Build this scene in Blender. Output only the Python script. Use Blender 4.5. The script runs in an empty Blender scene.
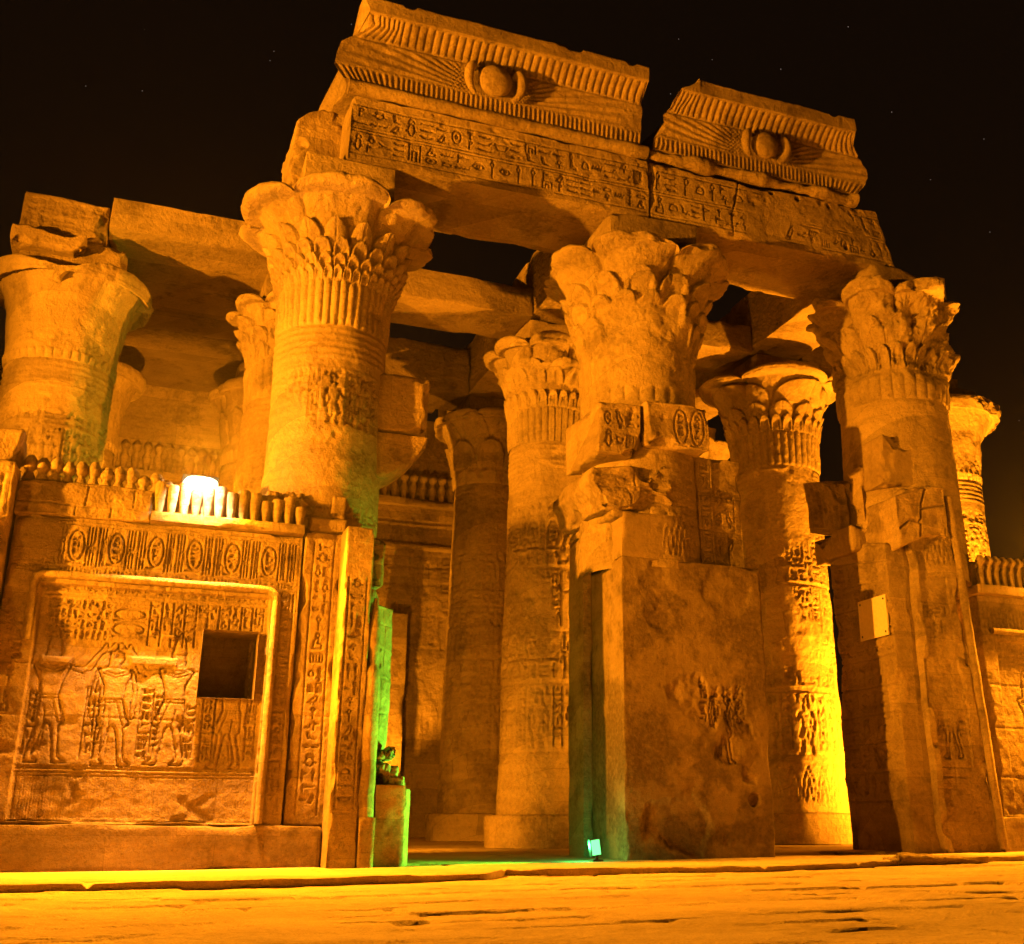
import bpy, bmesh, math, random
import numpy as np
from mathutils import Vector, Matrix

# ---------------------------------------------------------------- camera, sky, lights, exposure
S = bpy.context.scene
COL = S.collection
cam_d = bpy.data.cameras.new("camera")
cam = bpy.data.objects.new("camera", cam_d)
COL.objects.link(cam)
S.camera = cam
cam_d.sensor_fit = 'HORIZONTAL'
cam_d.sensor_width = 36.0
cam_d.lens = 1128.0 / 1024.0 * 36.0
cam_d.shift_x = (512 - 563) / 1024.0
cam_d.shift_y = (452 - 472) / 1024.0
cam_d.clip_end = 2000
cam_d.clip_start = 0.05
_R = np.array([[0.93453373, 0.11655178, 0.33624752], [-0.35585803, 0.29694113, 0.88611005], [0.00343199, -0.94775611, 0.31897739]])
_m = Matrix.Identity(4)
for i in range(3):
    _m[i][0] = _R[i, 0]; _m[i][1] = -_R[i, 1]; _m[i][2] = -_R[i, 2]
_m[0][3] = 0.0; _m[1][3] = -16.667; _m[2][3] = 0.5125
cam.matrix_world = _m

S.view_settings.view_transform = 'Standard'
S.view_settings.look = 'None'
S.view_settings.exposure = 0.0
S.view_settings.gamma = 1.0
try:
    S.cycles.max_bounces = 6; S.cycles.diffuse_bounces = 3; S.cycles.glossy_bounces = 2
    S.cycles.sample_clamp_indirect = 4.0
    S.cycles.use_denoising = True
except Exception:
    pass

W = bpy.data.worlds.new("World"); S.world = W; W.use_nodes = True
nt = W.node_tree; nt.nodes.clear()
wo = nt.nodes.new('ShaderNodeOutputWorld'); bg = nt.nodes.new('ShaderNodeBackground')
sky = nt.nodes.new('ShaderNodeTexSky'); sky.sky_type = 'NISHITA'; sky.sun_disc = False
sky.sun_elevation = math.radians(-6); sky.sun_rotation = math.radians(200)
bg.inputs[1].default_value = 0.01
bg2 = nt.nodes.new('ShaderNodeBackground'); bg2.inputs[0].default_value = (1.0, 0.50, 0.22, 1); bg2.inputs[1].default_value = 0.0042
tc = nt.nodes.new('ShaderNodeTexCoord'); vo = nt.nodes.new('ShaderNodeTexVoronoi'); vo.inputs['Scale'].default_value = 60
lt = nt.nodes.new('ShaderNodeMath'); lt.operation = 'LESS_THAN'; lt.inputs[1].default_value = 0.019
bg3 = nt.nodes.new('ShaderNodeBackground'); bg3.inputs[0].default_value = (1, .8, .7, 1)
mu = nt.nodes.new('ShaderNodeMath'); mu.operation = 'MULTIPLY'; mu.inputs[1].default_value = 0.30
a1 = nt.nodes.new('ShaderNodeAddShader'); a2 = nt.nodes.new('ShaderNodeAddShader')
nt.links.new(sky.outputs[0], bg.inputs[0])
nt.links.new(tc.outputs['Generated'], vo.inputs['Vector']); nt.links.new(vo.outputs['Distance'], lt.inputs[0])
nt.links.new(lt.outputs[0], mu.inputs[0]); nt.links.new(mu.outputs[0], bg3.inputs[1])
nt.links.new(bg.outputs[0], a1.inputs[0]); nt.links.new(bg2.outputs[0], a1.inputs[1])
nt.links.new(a1.outputs[0], a2.inputs[0]); nt.links.new(bg3.outputs[0], a2.inputs[1])
nt.links.new(a2.outputs[0], wo.inputs['Surface'])

SODIUM = (1.0, 0.328, 0.008)
def lamp(name, kind, loc, target, watts, size=0.3, color=SODIUM, cone=120, blend=0.6):
    d = bpy.data.lights.new(name, kind); d.energy = watts; d.color = color
    if kind in ('POINT', 'SPOT'):
        d.shadow_soft_size = size
    if kind == 'SPOT':
        d.spot_size = math.radians(cone); d.spot_blend = blend
    o = bpy.data.objects.new(name, d); COL.objects.link(o); o.location = loc
    if target is not None:
        o.rotation_euler = (Vector(target) - Vector(loc)).to_track_quat('-Z', 'Y').to_euler()
    return o
# sodium floods of the court, off to the sides of the view
lamp("flood_or_fill", 'SPOT', (-14.5, -5.8, 4.8), (5.5, 1.5, 10.0), 72000, 0.18, cone=54, blend=0.6)
lamp("flood_or_fill", 'SPOT', (-9.0, -3.6, 1.2), (0, 0, 2.4), 3800, 0.15, cone=50, blend=0.8)  # unseen extra lamp, added to rake the left wall reliefs
lamp("flood_or_fill", 'SPOT', (20.0, -8.5, 3.2), (14.5, 1, 6.5), 4000, 0.25, cone=58, blend=0.9)
lamp("flood_or_fill", 'SPOT', (5.6, 11.6, 0.6), (6.6, 13.3, 4.0), 3000, 0.1, cone=60)  # unseen uplight inside the hall, added for the rear door frame
# uplights inside the right-hand bay
lamp("flood_or_fill", 'SPOT', (18.3, 2.4, 0.8), (14.4, 6.6, 8.0), 26000, 0.2, cone=140, blend=0.8)
lamp("flood_or_fill", 'POINT', (18.0, 3.4, 0.9), None, 2400, 0.2)  # unseen bare point, added to fill the bay floor and columns
lamp("flood_or_fill", 'SPOT', (17.4, 2.6, 0.8), (19.0, 5.9, 8.5), 11000, 0.15, cone=60, blend=0.7)  # unseen spot added to brighten the right edge column
# the lamp seen burning on top of the left screen wall throws its light out over the court
lamp("flood_or_fill", 'SPOT', (0.66, -0.28, 5.58), (1.2, -8.0, 0.5), 15500, 0.12, cone=150, blend=0.4)
lamp("flood_or_fill", 'SPOT', (-9.0, -10.5, 0.8), (6, 1, 10.5), 5200, 0.2, cone=62, blend=0.8)
lamp("flood_or_fill", 'SPOT', (3.3, 3.5, 0.7), (8.0, 9.8, 5.5), 2500, 0.12, cone=125)  # unseen fill added behind the left jamb for the inner columns
lamp("flood_or_fill", 'SPOT', (7.0, -17.5, 1.0), (4.4, 1, 8.0), 3000, 0.2, cone=40, blend=0.9)  # unseen front fill added near the camera for stubs and front columns
lamp("flood_or_fill", 'SPOT', (0.25, 2.2, 4.4), (0.1, 14.0, 8.8), 12000, 0.15, cone=52, blend=0.6)  # unseen spot added behind the screen wall to brighten the back wall
lamp("flood_or_fill", 'POINT', (0.66, 0.66, 5.90), None, 90, 0.10, color=(1.0, 0.36, 0.02))
lamp("flood_or_fill", 'SPOT', (0.66, -0.30, 5.66), (0.66, 0.05, 5.1), 1300, 0.05, color=(1.0, 0.68, 0.36), cone=86, blend=0.8)  # added spot whitens the cobras, imitating the wall lamp's glare
# its twin on the right screen wall, just outside the frame
lamp("flood_or_fill", 'SPOT', (16.9, -0.3, 5.7), (15.5, -8.0, 0.5), 13000, 0.12, cone=150, blend=0.4)
# green threshold lamp
lamp("flood_or_fill", 'SPOT', (6.62, -0.44, 0.34), (3.3, 0.1, 1.7), 3200, 0.05, color=(0.20, 1.0, 0.05), cone=86, blend=0.9)
lamp("flood_or_fill", 'POINT', (6.62, -0.10, 0.30), None, 30, 0.05, color=(0.05, 1.0, 0.20))

# ---------------------------------------------------------------- noise
rng = np.random.RandomState(7)
random.seed(11)
_T = rng.rand(64, 64, 64).astype(np.float32) * 2 - 1
def vnoise(P, seed=0):
    P = np.asarray(P, dtype=np.float32) + np.float32(seed * 7.317)
    I = np.floor(P).astype(np.int32); F = P - I
    F = F * F * (3 - 2 * F)
    I0 = I & 63; I1 = (I + 1) & 63
    x0, y0, z0 = I0[..., 0], I0[..., 1], I0[..., 2]; x1, y1, z1 = I1[..., 0], I1[..., 1], I1[..., 2]
    fx, fy, fz = F[..., 0], F[..., 1], F[..., 2]
    a = _T[x0, y0, z0] * (1 - fx) + _T[x1, y0, z0] * fx
    b = _T[x0, y1, z0] * (1 - fx) + _T[x1, y1, z0] * fx
    c = _T[x0, y0, z1] * (1 - fx) + _T[x1, y0, z1] * fx
    d = _T[x0, y1, z1] * (1 - fx) + _T[x1, y1, z1] * fx
    a = a * (1 - fy) + b * fy; c = c * (1 - fy) + d * fy
    return a * (1 - fz) + c * fz
def fbm(P, scale, octv=4, seed=0, gain=0.5):
    out = 0; amp = 1.0
    P = np.asarray(P)
    for k in range(octv):
        out = out + amp * vnoise(P * (scale * 2.03 ** k), seed + k * 3)
        amp *= gain
    return out
def smooth(a, b, x):
    t = np.clip((x - a) / (b - a), 0, 1)
    return t * t * (3 - 2 * t)
def blur(A, r):
    r = max(1, int(r))
    for ax in (0, 1):
        pad = [(0, 0), (0, 0)]; pad[ax] = (r + 1, r)
        c = np.cumsum(np.pad(A, pad, mode='edge'), axis=ax)
        n = A.shape[ax]
        hi = np.take(c, np.arange(2 * r + 1, 2 * r + 1 + n), axis=ax); lo = np.take(c, np.arange(0, n), axis=ax)
        A = (hi - lo) / (2 * r + 1)
    return A

# ---------------------------------------------------------------- materials
def stone(name, c1, c2, dark=0.38, stain=0.7, strata=1.0, bump=1.0, grain=42.0, rough=0.92, tint=0.8, st0=0.525, bdist=0.030):
    m = bpy.data.materials.new(name); m.use_nodes = True
    n = m.node_tree.nodes; l = m.node_tree.links; n.clear()
    out = n.new('ShaderNodeOutputMaterial'); b = n.new('ShaderNodeBsdfPrincipled')
    b.inputs['Roughness'].default_value = rough
    b.inputs['Specular IOR Level'].default_value = 0.18
    tc = n.new('ShaderNodeTexCoord'); oi = n.new('ShaderNodeObjectInfo')
    mp = n.new('ShaderNodeMapping'); l.new(tc.outputs['Object'], mp.inputs[0])
    cx = n.new('ShaderNodeMath'); cx.operation = 'MULTIPLY'; cx.inputs[1].default_value = 37.0
    l.new(oi.outputs['Random'], cx.inputs[0])
    cb = n.new('ShaderNodeCombineXYZ'); l.new(cx.outputs[0], cb.inputs[0]); l.new(cx.outputs[0], cb.inputs[1])
    l.new(cb.outputs[0], mp.inputs['Location'])
    def noise(scale, detail, vec=mp, rgh=0.6):
        q = n.new('ShaderNodeTexNoise'); q.inputs['Scale'].default_value = scale; q.inputs['Detail'].default_value = detail
        q.inputs['Roughness'].default_value = rgh
        l.new(vec.outputs[0], q.inputs['Vector']); return q
    def ramp(src, p0, p1, v0=0, v1=1):
        r = n.new('ShaderNodeMapRange'); r.inputs['From Min'].default_value = p0; r.inputs['From Max'].default_value = p1
        r.inputs['To Min'].default_value = v0; r.inputs['To Max'].default_value = v1
        l.new(src, r.inputs['Value']); return r
    def mix(fac, a, bb, mode='MIX'):
        x = n.new('ShaderNodeMix'); x.data_type = 'RGBA'; x.blend_type = mode
        if isinstance(fac, float): x.inputs[0].default_value = fac
        else: l.new(fac, x.inputs[0])
        for k, v in ((6, a), (7, bb)):
            if isinstance(v, tuple): x.inputs[k].default_value = (*v, 1)
            else: l.new(v, x.inputs[k])
        return x.outputs[2]
    c1 = tuple(v * .82 for v in c1); c2 = tuple(v * 1.06 for v in c2)
    big = noise(0.55, 7)
    c = mix(ramp(big.outputs['Fac'], 0.34, 0.66).outputs[0], c1, c2)
    st = n.new('ShaderNodeMapping'); st.inputs['Scale'].default_value = (0.5, 0.5, 5.0); l.new(mp.outputs[0], st.inputs[0])
    sn = noise(1.5, 6, st)
    c = mix(ramp(sn.outputs['Fac'], 0.40, 0.68, 0, 0.45 * strata).outputs[0], c, (c1[0] * .62, c1[1] * .58, c1[2] * .55))
    dn = noise(0.9, 9, mp, 0.66)
    c = mix(ramp(dn.outputs['Fac'], st0, st0 + .08, 0, stain).outputs[0], c, (c1[0] * dark, c1[1] * dark * .95, c1[2] * dark * .9))
    sp = noise(14, 5)
    c = mix(ramp(sp.outputs['Fac'], 0.35, 0.7, 0.0, 0.35).outputs[0], c, (c2[0] * 1.15, c2[1] * 1.12, c2[2] * 1.05))
    sx = n.new('ShaderNodeSeparateXYZ'); l.new(mp.outputs[0], sx.inputs[0])
    ax = n.new('ShaderNodeMath'); ax.operation = 'ADD'; l.new(sx.outputs[0], ax.inputs[0]); l.new(sx.outputs[1], ax.inputs[1])
    cbx = n.new('ShaderNodeCombineXYZ'); l.new(ax.outputs[0], cbx.inputs[0]); ay = n.new('ShaderNodeMath'); ay.operation = 'MULTIPLY_ADD'; ay.inputs[1].default_value = 0.55; l.new(sx.outputs[1], ay.inputs[0]); l.new(sx.outputs[2], ay.inputs[2]); l.new(ay.outputs[0], cbx.inputs[1])
    bk = n.new('ShaderNodeTexBrick'); bk.inputs['Scale'].default_value = 1.0; bk.inputs['Mortar Size'].default_value = 0.004
    bk.inputs['Brick Width'].default_value = 1.37; bk.inputs['Row Height'].default_value = 0.63; bk.offset = 0.37
    bk.inputs['Color1'].default_value = (.70, .70, .70, 1); bk.inputs['Color2'].default_value = (1.12, 1.12, 1.12, 1); bk.inputs['Mortar'].default_value = (.6, .58, .55, 1)
    l.new(cbx.outputs[0], bk.inputs['Vector'])
    c = mix(tint, c, bk.outputs['Color'], 'MULTIPLY')
    spk = noise(75, 4, mp, 0.75)
    c = mix(ramp(spk.outputs['Fac'], 0.42, 0.66, 0.0, 0.42).outputs[0], c, (c1[0] * .55, c1[1] * .53, c1[2] * .5))
    pit = noise(30, 3)
    c = mix(ramp(pit.outputs['Fac'], 0.62, 0.72, 0.0, 0.5).outputs[0], c, (c1[0] * .45, c1[1] * .42, c1[2] * .4))
    l.new(c, b.inputs['Base Color'])
    g1 = noise(grain, 5, mp, 0.7); g2 = noise(7.5, 6, mp, 0.65)
    ad = n.new('ShaderNodeMath'); ad.operation = 'MULTIPLY_ADD'; ad.inputs[1].default_value = 2.6
    l.new(g2.outputs['Fac'], ad.inputs[0]); l.new(g1.outputs['Fac'], ad.inputs[2])
    bp = n.new('ShaderNodeBump'); bp.inputs['Strength'].default_value = bump; bp.inputs['Distance'].default_value = bdist
    l.new(ad.outputs[0], bp.inputs['Height']); l.new(bp.outputs[0], b.inputs['Normal'])
    l.new(b.outputs[0], out.inputs[0])
    return m
def plain(name, col, rough=0.6, metal=0.0):
    m = bpy.data.materials.new(name); m.use_nodes = True
    n = m.node_tree.nodes; l = m.node_tree.links; b = n['Principled BSDF']
    b.inputs['Roughness'].default_value = rough; b.inputs['Metallic'].default_value = metal
    q = n.new('ShaderNodeTexNoise'); q.inputs['Scale'].default_value = 18; q.inputs['Detail'].default_value = 6
    x = n.new('ShaderNodeMix'); x.data_type = 'RGBA'
    x.inputs[6].default_value = (col[0] * .75, col[1] * .75, col[2] * .75, 1); x.inputs[7].default_value = (*[min(1, v * 1.15) for v in col], 1)
    t = n.new('ShaderNodeTexCoord'); l.new(t.outputs['Object'], q.inputs['Vector'])
    l.new(q.outputs['Fac'], x.inputs[0]); l.new(x.outputs[2], b.inputs['Base Color'])
    return m
def glow(name, col, power):
    m = bpy.data.materials.new(name); m.use_nodes = True
    n = m.node_tree.nodes; l = m.node_tree.links; n.clear()
    o = n.new('ShaderNodeOutputMaterial'); e = n.new('ShaderNodeEmission')
    e.inputs[0].default_value = (*col, 1); e.inputs[1].default_value = power
    l.new(e.outputs[0], o.inputs[0]); return m

M_STONE = stone("carved_sandstone", (0.30, 0.215, 0.125), (0.43, 0.32, 0.20))
M_SHAFT = stone("column_sandstone", (0.32, 0.23, 0.135), (0.45, 0.335, 0.205), stain=0.55)
M_CAP = stone("capital_sandstone", (0.34, 0.25, 0.15), (0.46, 0.345, 0.215), stain=0.5, strata=0.5)
M_PLAST = stone("repair_plaster", (0.27, 0.19, 0.115), (0.33, 0.24, 0.145), stain=0.4, strata=0.35, bump=0.6, tint=0.25, bdist=.02)
M_BLOCK = stone("rough_sandstone", (0.31, 0.22, 0.13), (0.42, 0.31, 0.19), bump=0.8, grain=26)
M_PAVE = stone("worn_paving", (0.46, 0.34, 0.21), (0.60, 0.46, 0.29), stain=0.25, strata=0.0, bump=0.8, dark=0.6, tint=0.3, bdist=.03)
M_DARK = stone("stain_shade_sandstone", (0.20, 0.14, 0.085), (0.31, 0.225, 0.135), stain=0.6)  # darker stone: plinth stain, and shade painted into the first cross beam
M_PLATE = plain("plaque_enamel", (0.62, 0.52, 0.40), 0.5)
M_METAL = plain("lamp_metal", (0.10, 0.10, 0.10), 0.45, 0.7)
M_LAMP = glow("sodium_lens", (1.0, 0.75, 0.4), 40.0)
M_GREEN = glow("green_led_lens", (0.12, 1.0, 0.20), 3.2)

# ---------------------------------------------------------------- object helpers
def tag(o, label=None, cat=None, group=None, kind=None):
    if label: o['label'] = label
    if cat: o['category'] = cat
    if group: o['group'] = group
    if kind: o['kind'] = kind
    return o
def thing(name, loc, label, cat, group=None):
    o = bpy.data.objects.new(name, None); COL.objects.link(o); o.location = loc
    o.empty_display_size = 0.2
    return tag(o, label, cat, group, 'thing')
def base_of(o):
    p = Vector((0, 0, 0))
    while o is not None:
        p = p + o.location; o = o.parent
    return p
def mesh_from(name, V, Q, mat, smooth_shade=True, tris=None):
    V = np.asarray(V, dtype=np.float32).reshape(-1, 3); Q = np.asarray(Q, dtype=np.int32).reshape(-1, 4)
    m = bpy.data.meshes.new(name)
    nt_ = 0 if tris is None else len(tris)
    m.vertices.add(len(V)); m.vertices.foreach_set('co', V.ravel())
    loops = Q.ravel()
    starts = np.arange(len(Q), dtype=np.int32) * 4
    if nt_:
        t = np.asarray(tris, dtype=np.int32).reshape(-1, 3)
        starts = np.concatenate([starts, len(loops) + np.arange(nt_, dtype=np.int32) * 3]).astype(np.int32)
        loops = np.concatenate([loops, t.ravel()]).astype(np.int32)
    m.loops.add(len(loops)); m.loops.foreach_set('vertex_index', loops)
    m.polygons.add(len(starts)); m.polygons.foreach_set('loop_start', starts)
    m.polygons.foreach_set('use_smooth', np.full(len(starts), smooth_shade, dtype=bool))
    m.update(calc_edges=True); m.validate()
    m.materials.append(mat)
    return m
class Parts:
    """collects grids (arrays of points) into one mesh"""
    def __init__(s): s.V = []; s.Q = []; s.T = []; s.n = 0
    def grid(s, P, keep=None, close_u=False, flip=False):
        nv, nu = P.shape[:2]
        idx = np.arange(nv * nu).reshape(nv, nu) + s.n
        if close_u: idx = np.concatenate([idx, idx[:, :1]], axis=1)
        a = idx[:-1, :-1]; b = idx[:-1, 1:]; c = idx[1:, 1:]; d = idx[1:, :-1]
        q = np.stack([a, d, c, b] if flip else [a, b, c, d], axis=-1)
        if keep is not None: q = q[keep]
        s.V.append(P.reshape(-1, 3)); s.Q.append(q.reshape(-1, 4)); s.n += nv * nu
    def fan(s, ring, flip=False):
        c = ring.mean(axis=0); k = len(ring)
        s.V.append(np.vstack([ring, c[None]])); i = np.arange(k); j = (i + 1) % k
        t = np.stack([i, j, np.full(k, k)], 1) + s.n
        s.T.append(t[:, ::-1] if flip else t); s.n += k + 1
    def build(s, name, mat, parent=None, smooth_shade=True):
        V = np.concatenate(s.V); Q = np.concatenate(s.Q) if s.Q else np.zeros((0, 4), int)
        T = np.concatenate(s.T) if s.T else None
        off = base_of(parent) if parent is not None else Vector((0, 0, 0))
        V = V - np.array(off)
        o = bpy.data.objects.new(name, mesh_from(name, V, Q, mat, smooth_shade, T)); COL.objects.link(o)
        if parent is not None: o.parent = parent
        return o
def axis_pts(a, b, res):
    return np.linspace(a, b, max(2, int(round(abs(b - a) / res)) + 1))

def rough_fn(lo, hi, amp, chip, seed, cs=1.6):
    lo = np.array(lo, float); hi = np.array(hi, float)
    def f(P):
        d = np.minimum(P - lo, hi - P)
        sg = np.where((P - lo) < (hi - P), 1.0, -1.0)
        o = np.sort(d, axis=-1); e = o[..., 1]
        Rc = chip * (0.25 + 2.4 * np.clip(fbm(P, cs, 3, seed) + 0.05, 0, 1.2))
        sh = np.clip(Rc - e, 0, None) * 0.5
        near = d <= (e[..., None] + 1e-6)
        P2 = P + near * sg * sh[..., None]
        n1 = fbm(P, 1.1, 4, seed + 5) * amp
        n2 = fbm(P, 1.1, 4, seed + 11) * amp
        n3 = fbm(P, 1.1, 4, seed + 17) * amp
        return P2 + np.stack([n1, n2, n3], -1)
    return f
NRM = {'front': (0, -1, 0), 'back': (0, 1, 0), 'left': (-1, 0, 0), 'right': (1, 0, 0), 'top': (0, 0, 1), 'bottom': (0, 0, -1)}
def stone_box(name, x, y, z, mat, parent=None, res=0.06, amp=0.012, chip=0.06, seed=0, relief=None, warp=None, hole=None, fres=None, skip=(), cs=1.6):
    """a dressed stone with worn, chipped edges; relief = {face: Canvas}; hole = (x0,x1,z0,z1) in the front"""
    lo = (x[0], y[0], z[0]); hi = (x[1], y[1], z[1])
    rf = rough_fn(lo, hi, amp, chip, seed, cs)
    relief = relief or {}; fres = fres or {}
    G = Parts()
    for face, nr in NRM.items():
        if face in skip: continue
        cv = relief.get(face); r = fres.get(face, res)
        if face in ('front', 'back'):
            if cv is not None: us = np.linspace(x[0], x[1], cv.H.shape[1]); vs = np.linspace(z[0], z[1], cv.H.shape[0])
            else: us = axis_pts(*x, r); vs = axis_pts(*z, r)
            U, Vv = np.meshgrid(us, vs); P = np.stack([U, np.full_like(U, y[0] if face == 'front' else y[1]), Vv], -1)
        elif face in ('left', 'right'):
            if cv is not None: us = np.linspace(y[0], y[1], cv.H.shape[1]); vs = np.linspace(z[0], z[1], cv.H.shape[0])
            else: us = axis_pts(*y, r); vs = axis_pts(*z, r)
            U, Vv = np.meshgrid(us, vs); P = np.stack([np.full_like(U, x[0] if face == 'left' else x[1]), U, Vv], -1)
        else:
            us = axis_pts(*x, r); vs = axis_pts(*y, r)
            U, Vv = np.meshgrid(us, vs); P = np.stack([U, Vv, np.full_like(U, z[1] if face == 'top' else z[0])], -1)
        P2 = rf(P)
        if cv is not None:
            h = cv.H.copy()
            k = 2; h[:k] = 0; h[-k:] = 0; h[:, :k] = 0; h[:, -k:] = 0
            P2 = P2 + np.array(nr) * h[..., None]
        if warp: P2 = warp(P2)
        keep = None
        if hole and face == 'front':
            cxm = (U[:-1, :-1] + U[1:, 1:]) / 2; czm = (Vv[:-1, :-1] + Vv[1:, 1:]) / 2
            keep = ~((cxm > hole[0]) & (cxm < hole[1]) & (czm > hole[2]) & (czm < hole[3]))
        G.grid(P2, keep, flip=(face in ('back', 'left', 'bottom')))
    return G.build(name, mat, parent)

# ---------------------------------------------------------------- relief drawing (height fields for carved faces)
class Canvas:
    def __init__(s, w, h, res):
        s.w, s.h = w, h
        s.nx = max(3, int(round(w / res)) + 1); s.ny = max(3, int(round(h / res)) + 1)
        s.rx = w / (s.nx - 1); s.ry = h / (s.ny - 1)
        s.H = np.zeros((s.ny, s.nx), np.float32)
        s.X, s.Y = np.meshgrid(np.linspace(0, w, s.nx), np.linspace(0, h, s.ny))
        s.M = np.zeros_like(s.H)           # carved strokes
    def box(s, x0, x1, y0, y1):
        i0 = max(0, int(x0 / s.rx)); i1 = min(s.nx, int(x1 / s.rx) + 2)
        j0 = max(0, int(y0 / s.ry)); j1 = min(s.ny, int(y1 / s.ry) + 2)
        return i0, i1, j0, j1
    def stroke(s, pts, w, val=1.0, target=None):
        T = s.M if target is None else target
        for (ax, ay), (bx, by) in zip(pts[:-1], pts[1:]):
            i0, i1, j0, j1 = s.box(min(ax, bx) - w, max(ax, bx) + w, min(ay, by) - w, max(ay, by) + w)
            if i1 <= i0 or j1 <= j0: continue
            X = s.X[j0:j1, i0:i1]; Y = s.Y[j0:j1, i0:i1]
            dx, dy = bx - ax, by - ay; L = dx * dx + dy * dy + 1e-12
            t = np.clip(((X - ax) * dx + (Y - ay) * dy) / L, 0, 1)
            d = np.hypot(X - ax - t * dx, Y - ay - t * dy)
            v = np.clip((w - d) / (0.5 * w), 0, 1) * val
            T[j0:j1, i0:i1] = np.maximum(T[j0:j1, i0:i1], v)
    def fill(s, pts, target):
        P = np.array(pts); x0, y0 = P.min(0); x1, y1 = P.max(0)
        i0, i1, j0, j1 = s.box(x0, x1, y0, y1)
        if i1 <= i0 or j1 <= j0: return
        X = s.X[j0:j1, i0:i1]; Y = s.Y[j0:j1, i0:i1]; ins = np.zeros(X.shape, bool)
        n = len(P)
        for k in range(n):
            ax, ay = P[k]; bx, by = P[(k + 1) % n]
            c = ((ay > Y) != (by > Y)) & (X < (bx - ax) * (Y - ay) / (by - ay + 1e-12) + ax)
            ins ^= c
        target[j0:j1, i0:i1] = np.maximum(target[j0:j1, i0:i1], ins.astype(np.float32))
    def rect(s, x0, x1, y0, y1, dh):
        i0, i1, j0, j1 = s.box(x0, x1, y0, y1); s.H[j0:j1, i0:i1] += dh
    def carve(s, depth):
        s.H -= s.M * depth; s.M[:] = 0
    def sunk(s, mask, depth, soft):
        b = blur(blur(mask, soft), soft)
        inside = smooth(0.5, 0.98, b)
        s.H += mask * (-depth + depth * 1.05 * inside) + (1 - mask) * (-depth * 0.25) * smooth(0.2, 0.5, b)
    def wear(s, seed, amp=0.012, scale=0.9, patches=0.0, patch_bias=0.25, pscale=0.55, pits=.045):
        P = np.stack([s.X, np.zeros_like(s.X), s.Y], -1) + seed * 3.1
        if patches:
            f = fbm(P, pscale, 4, seed + 40)
            k = smooth(patch_bias, patch_bias + 0.06, f)
            s.H = s.H * (1 - k) - patches * k
        s.H += fbm(P, scale, 5, seed) * amp + fbm(P, 6.5, 3, seed + 60) * min(.007, amp * .5)
        pk = np.clip(fbm(P, 3.1, 3, seed + 80) - .55, 0, 1); s.H -= pk * pits
    def courses(s, hs, depth=0.012, stagger=1.3, seed=0, w=None):
        r = random.Random(seed); w = w or max(0.012, s.rx * 1.2)
        y = 0; last = 0
        for y in list(hs) + [s.h]:
            if y < s.h: s.stroke([(0, y), (s.w, y)], w, 0.8)
            x = r.uniform(0.2, stagger)
            while x < s.w:
                s.stroke([(x, last), (x + r.uniform(-.01, .01), y)], w, 0.7); x += stagger * r.uniform(.7, 1.3)
            last = y
        s.carve(depth)

def circ(cx, cy, rx, ry, n=14, a0=0, a1=2 * math.pi):
    return [(cx + rx * math.cos(a0 + (a1 - a0) * k / n), cy + ry * math.sin(a0 + (a1 - a0) * k / n)) for k in range(n + 1)]
GLYPHS = [
    [[(.5, 0), (.5, .55)], [(.5, .55), (.34, .8), (.5, 1), (.64, .82), (.5, .55)]],
    [[(.3, 0), (.32, .25), (.05, .12), (.3, .5), (.5, .72), (.5, .9), (.64, 1), (.78, .9), (.68, .82), (.72, .55), (.55, .25), (.32, .25)], [(.5, 0), (.48, .25)]],
    [[(0, .4), (.14, .6), (.28, .4), (.42, .6), (.56, .4), (.7, .6), (.84, .4), (1, .6)]],
    [circ(.5, .3, .38, .4, 8, 0, math.pi) + [(.88, .3)]],
    [circ(.5, .5, .36, .36, 10), circ(.5, .5, .1, .1, 6)],
    [[(.5, 0), (.5, .55)], [(.2, .5), (.8, .5)], circ(.5, .78, .16, .22, 9)],
    [[(0, .5), (.3, .7), (.7, .7), (1, .5), (.7, .35), (.3, .35), (0, .5)], circ(.5, .52, .13, .13, 6)],
    [[(0, .2), (.25, .35), (.45, .2), (.65, .35), (.8, .3), (.85, .7), (1, .75)]],
    [[(0, .6), (1, .6), (.8, .3), (.2, .3), (0, .6)]],
    [[(0, .5), (.7, .5), (1, .65)], [(0, .4), (.7, .4), (.95, .4)]],
    [[(.2, 1), (.3, .2), (.8, .1)], [(.35, 1), (.45, .3), (.8, .2)]],
    [[(.4, 0), (.4, .9), (.6, 1), (.7, .8), (.55, .6), (.4, .6)]],
    [[(.1, 0), (.1, 1), (.9, 1), (.9, 0)], [(.35, 0), (.35, .6), (.65, .6), (.65, 0)]],
    [[(.2, 0), (.8, 0), (.75, .3), (.5, .35), (.6, .65), (.4, .7), (.25, .4), (.2, 0)], circ(.5, .85, .13, .14, 7)],
    [[(.5, 0), (.5, 1)], [(.25, .95), (.75, .95)], [(.25, .8), (.75, .8)], [(.25, .65), (.75, .65)]],
    [circ(.5, .4, .25, .35, 9), [(.25, .75), (.4, .95), (.6, .95), (.75, .75)], [(.1, .3), (.25, .4)], [(.75, .4), (.9, .3)]],
    [[(.15, 0), (.15, 1)], [(.15, .9), (.85, .75), (.15, .6)]],
    [[(.1, .1), (.1, .8), (.9, .8), (.9, .1), (.1, .1)], [(.3, .1), (.3, .8)], [(.5, .1), (.5, .8)], [(.7, .1), (.7, .8)]],
    [[(.1, .2), (.35, .3), (.3, .7), (.5, .95), (.72, .8), (.55, .65), (.65, .35), (.95, .2)], [(.4, 0), (.4, .3)], [(.58, 0), (.58, .3)]],
]
def glyph(cv, g, x, y, w, h, lw, mirror=False):
    for line in GLYPHS[g]:
        cv.stroke([(x + (1 - a if mirror else a) * w, y + b * h) for a, b in line], lw)
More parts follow.
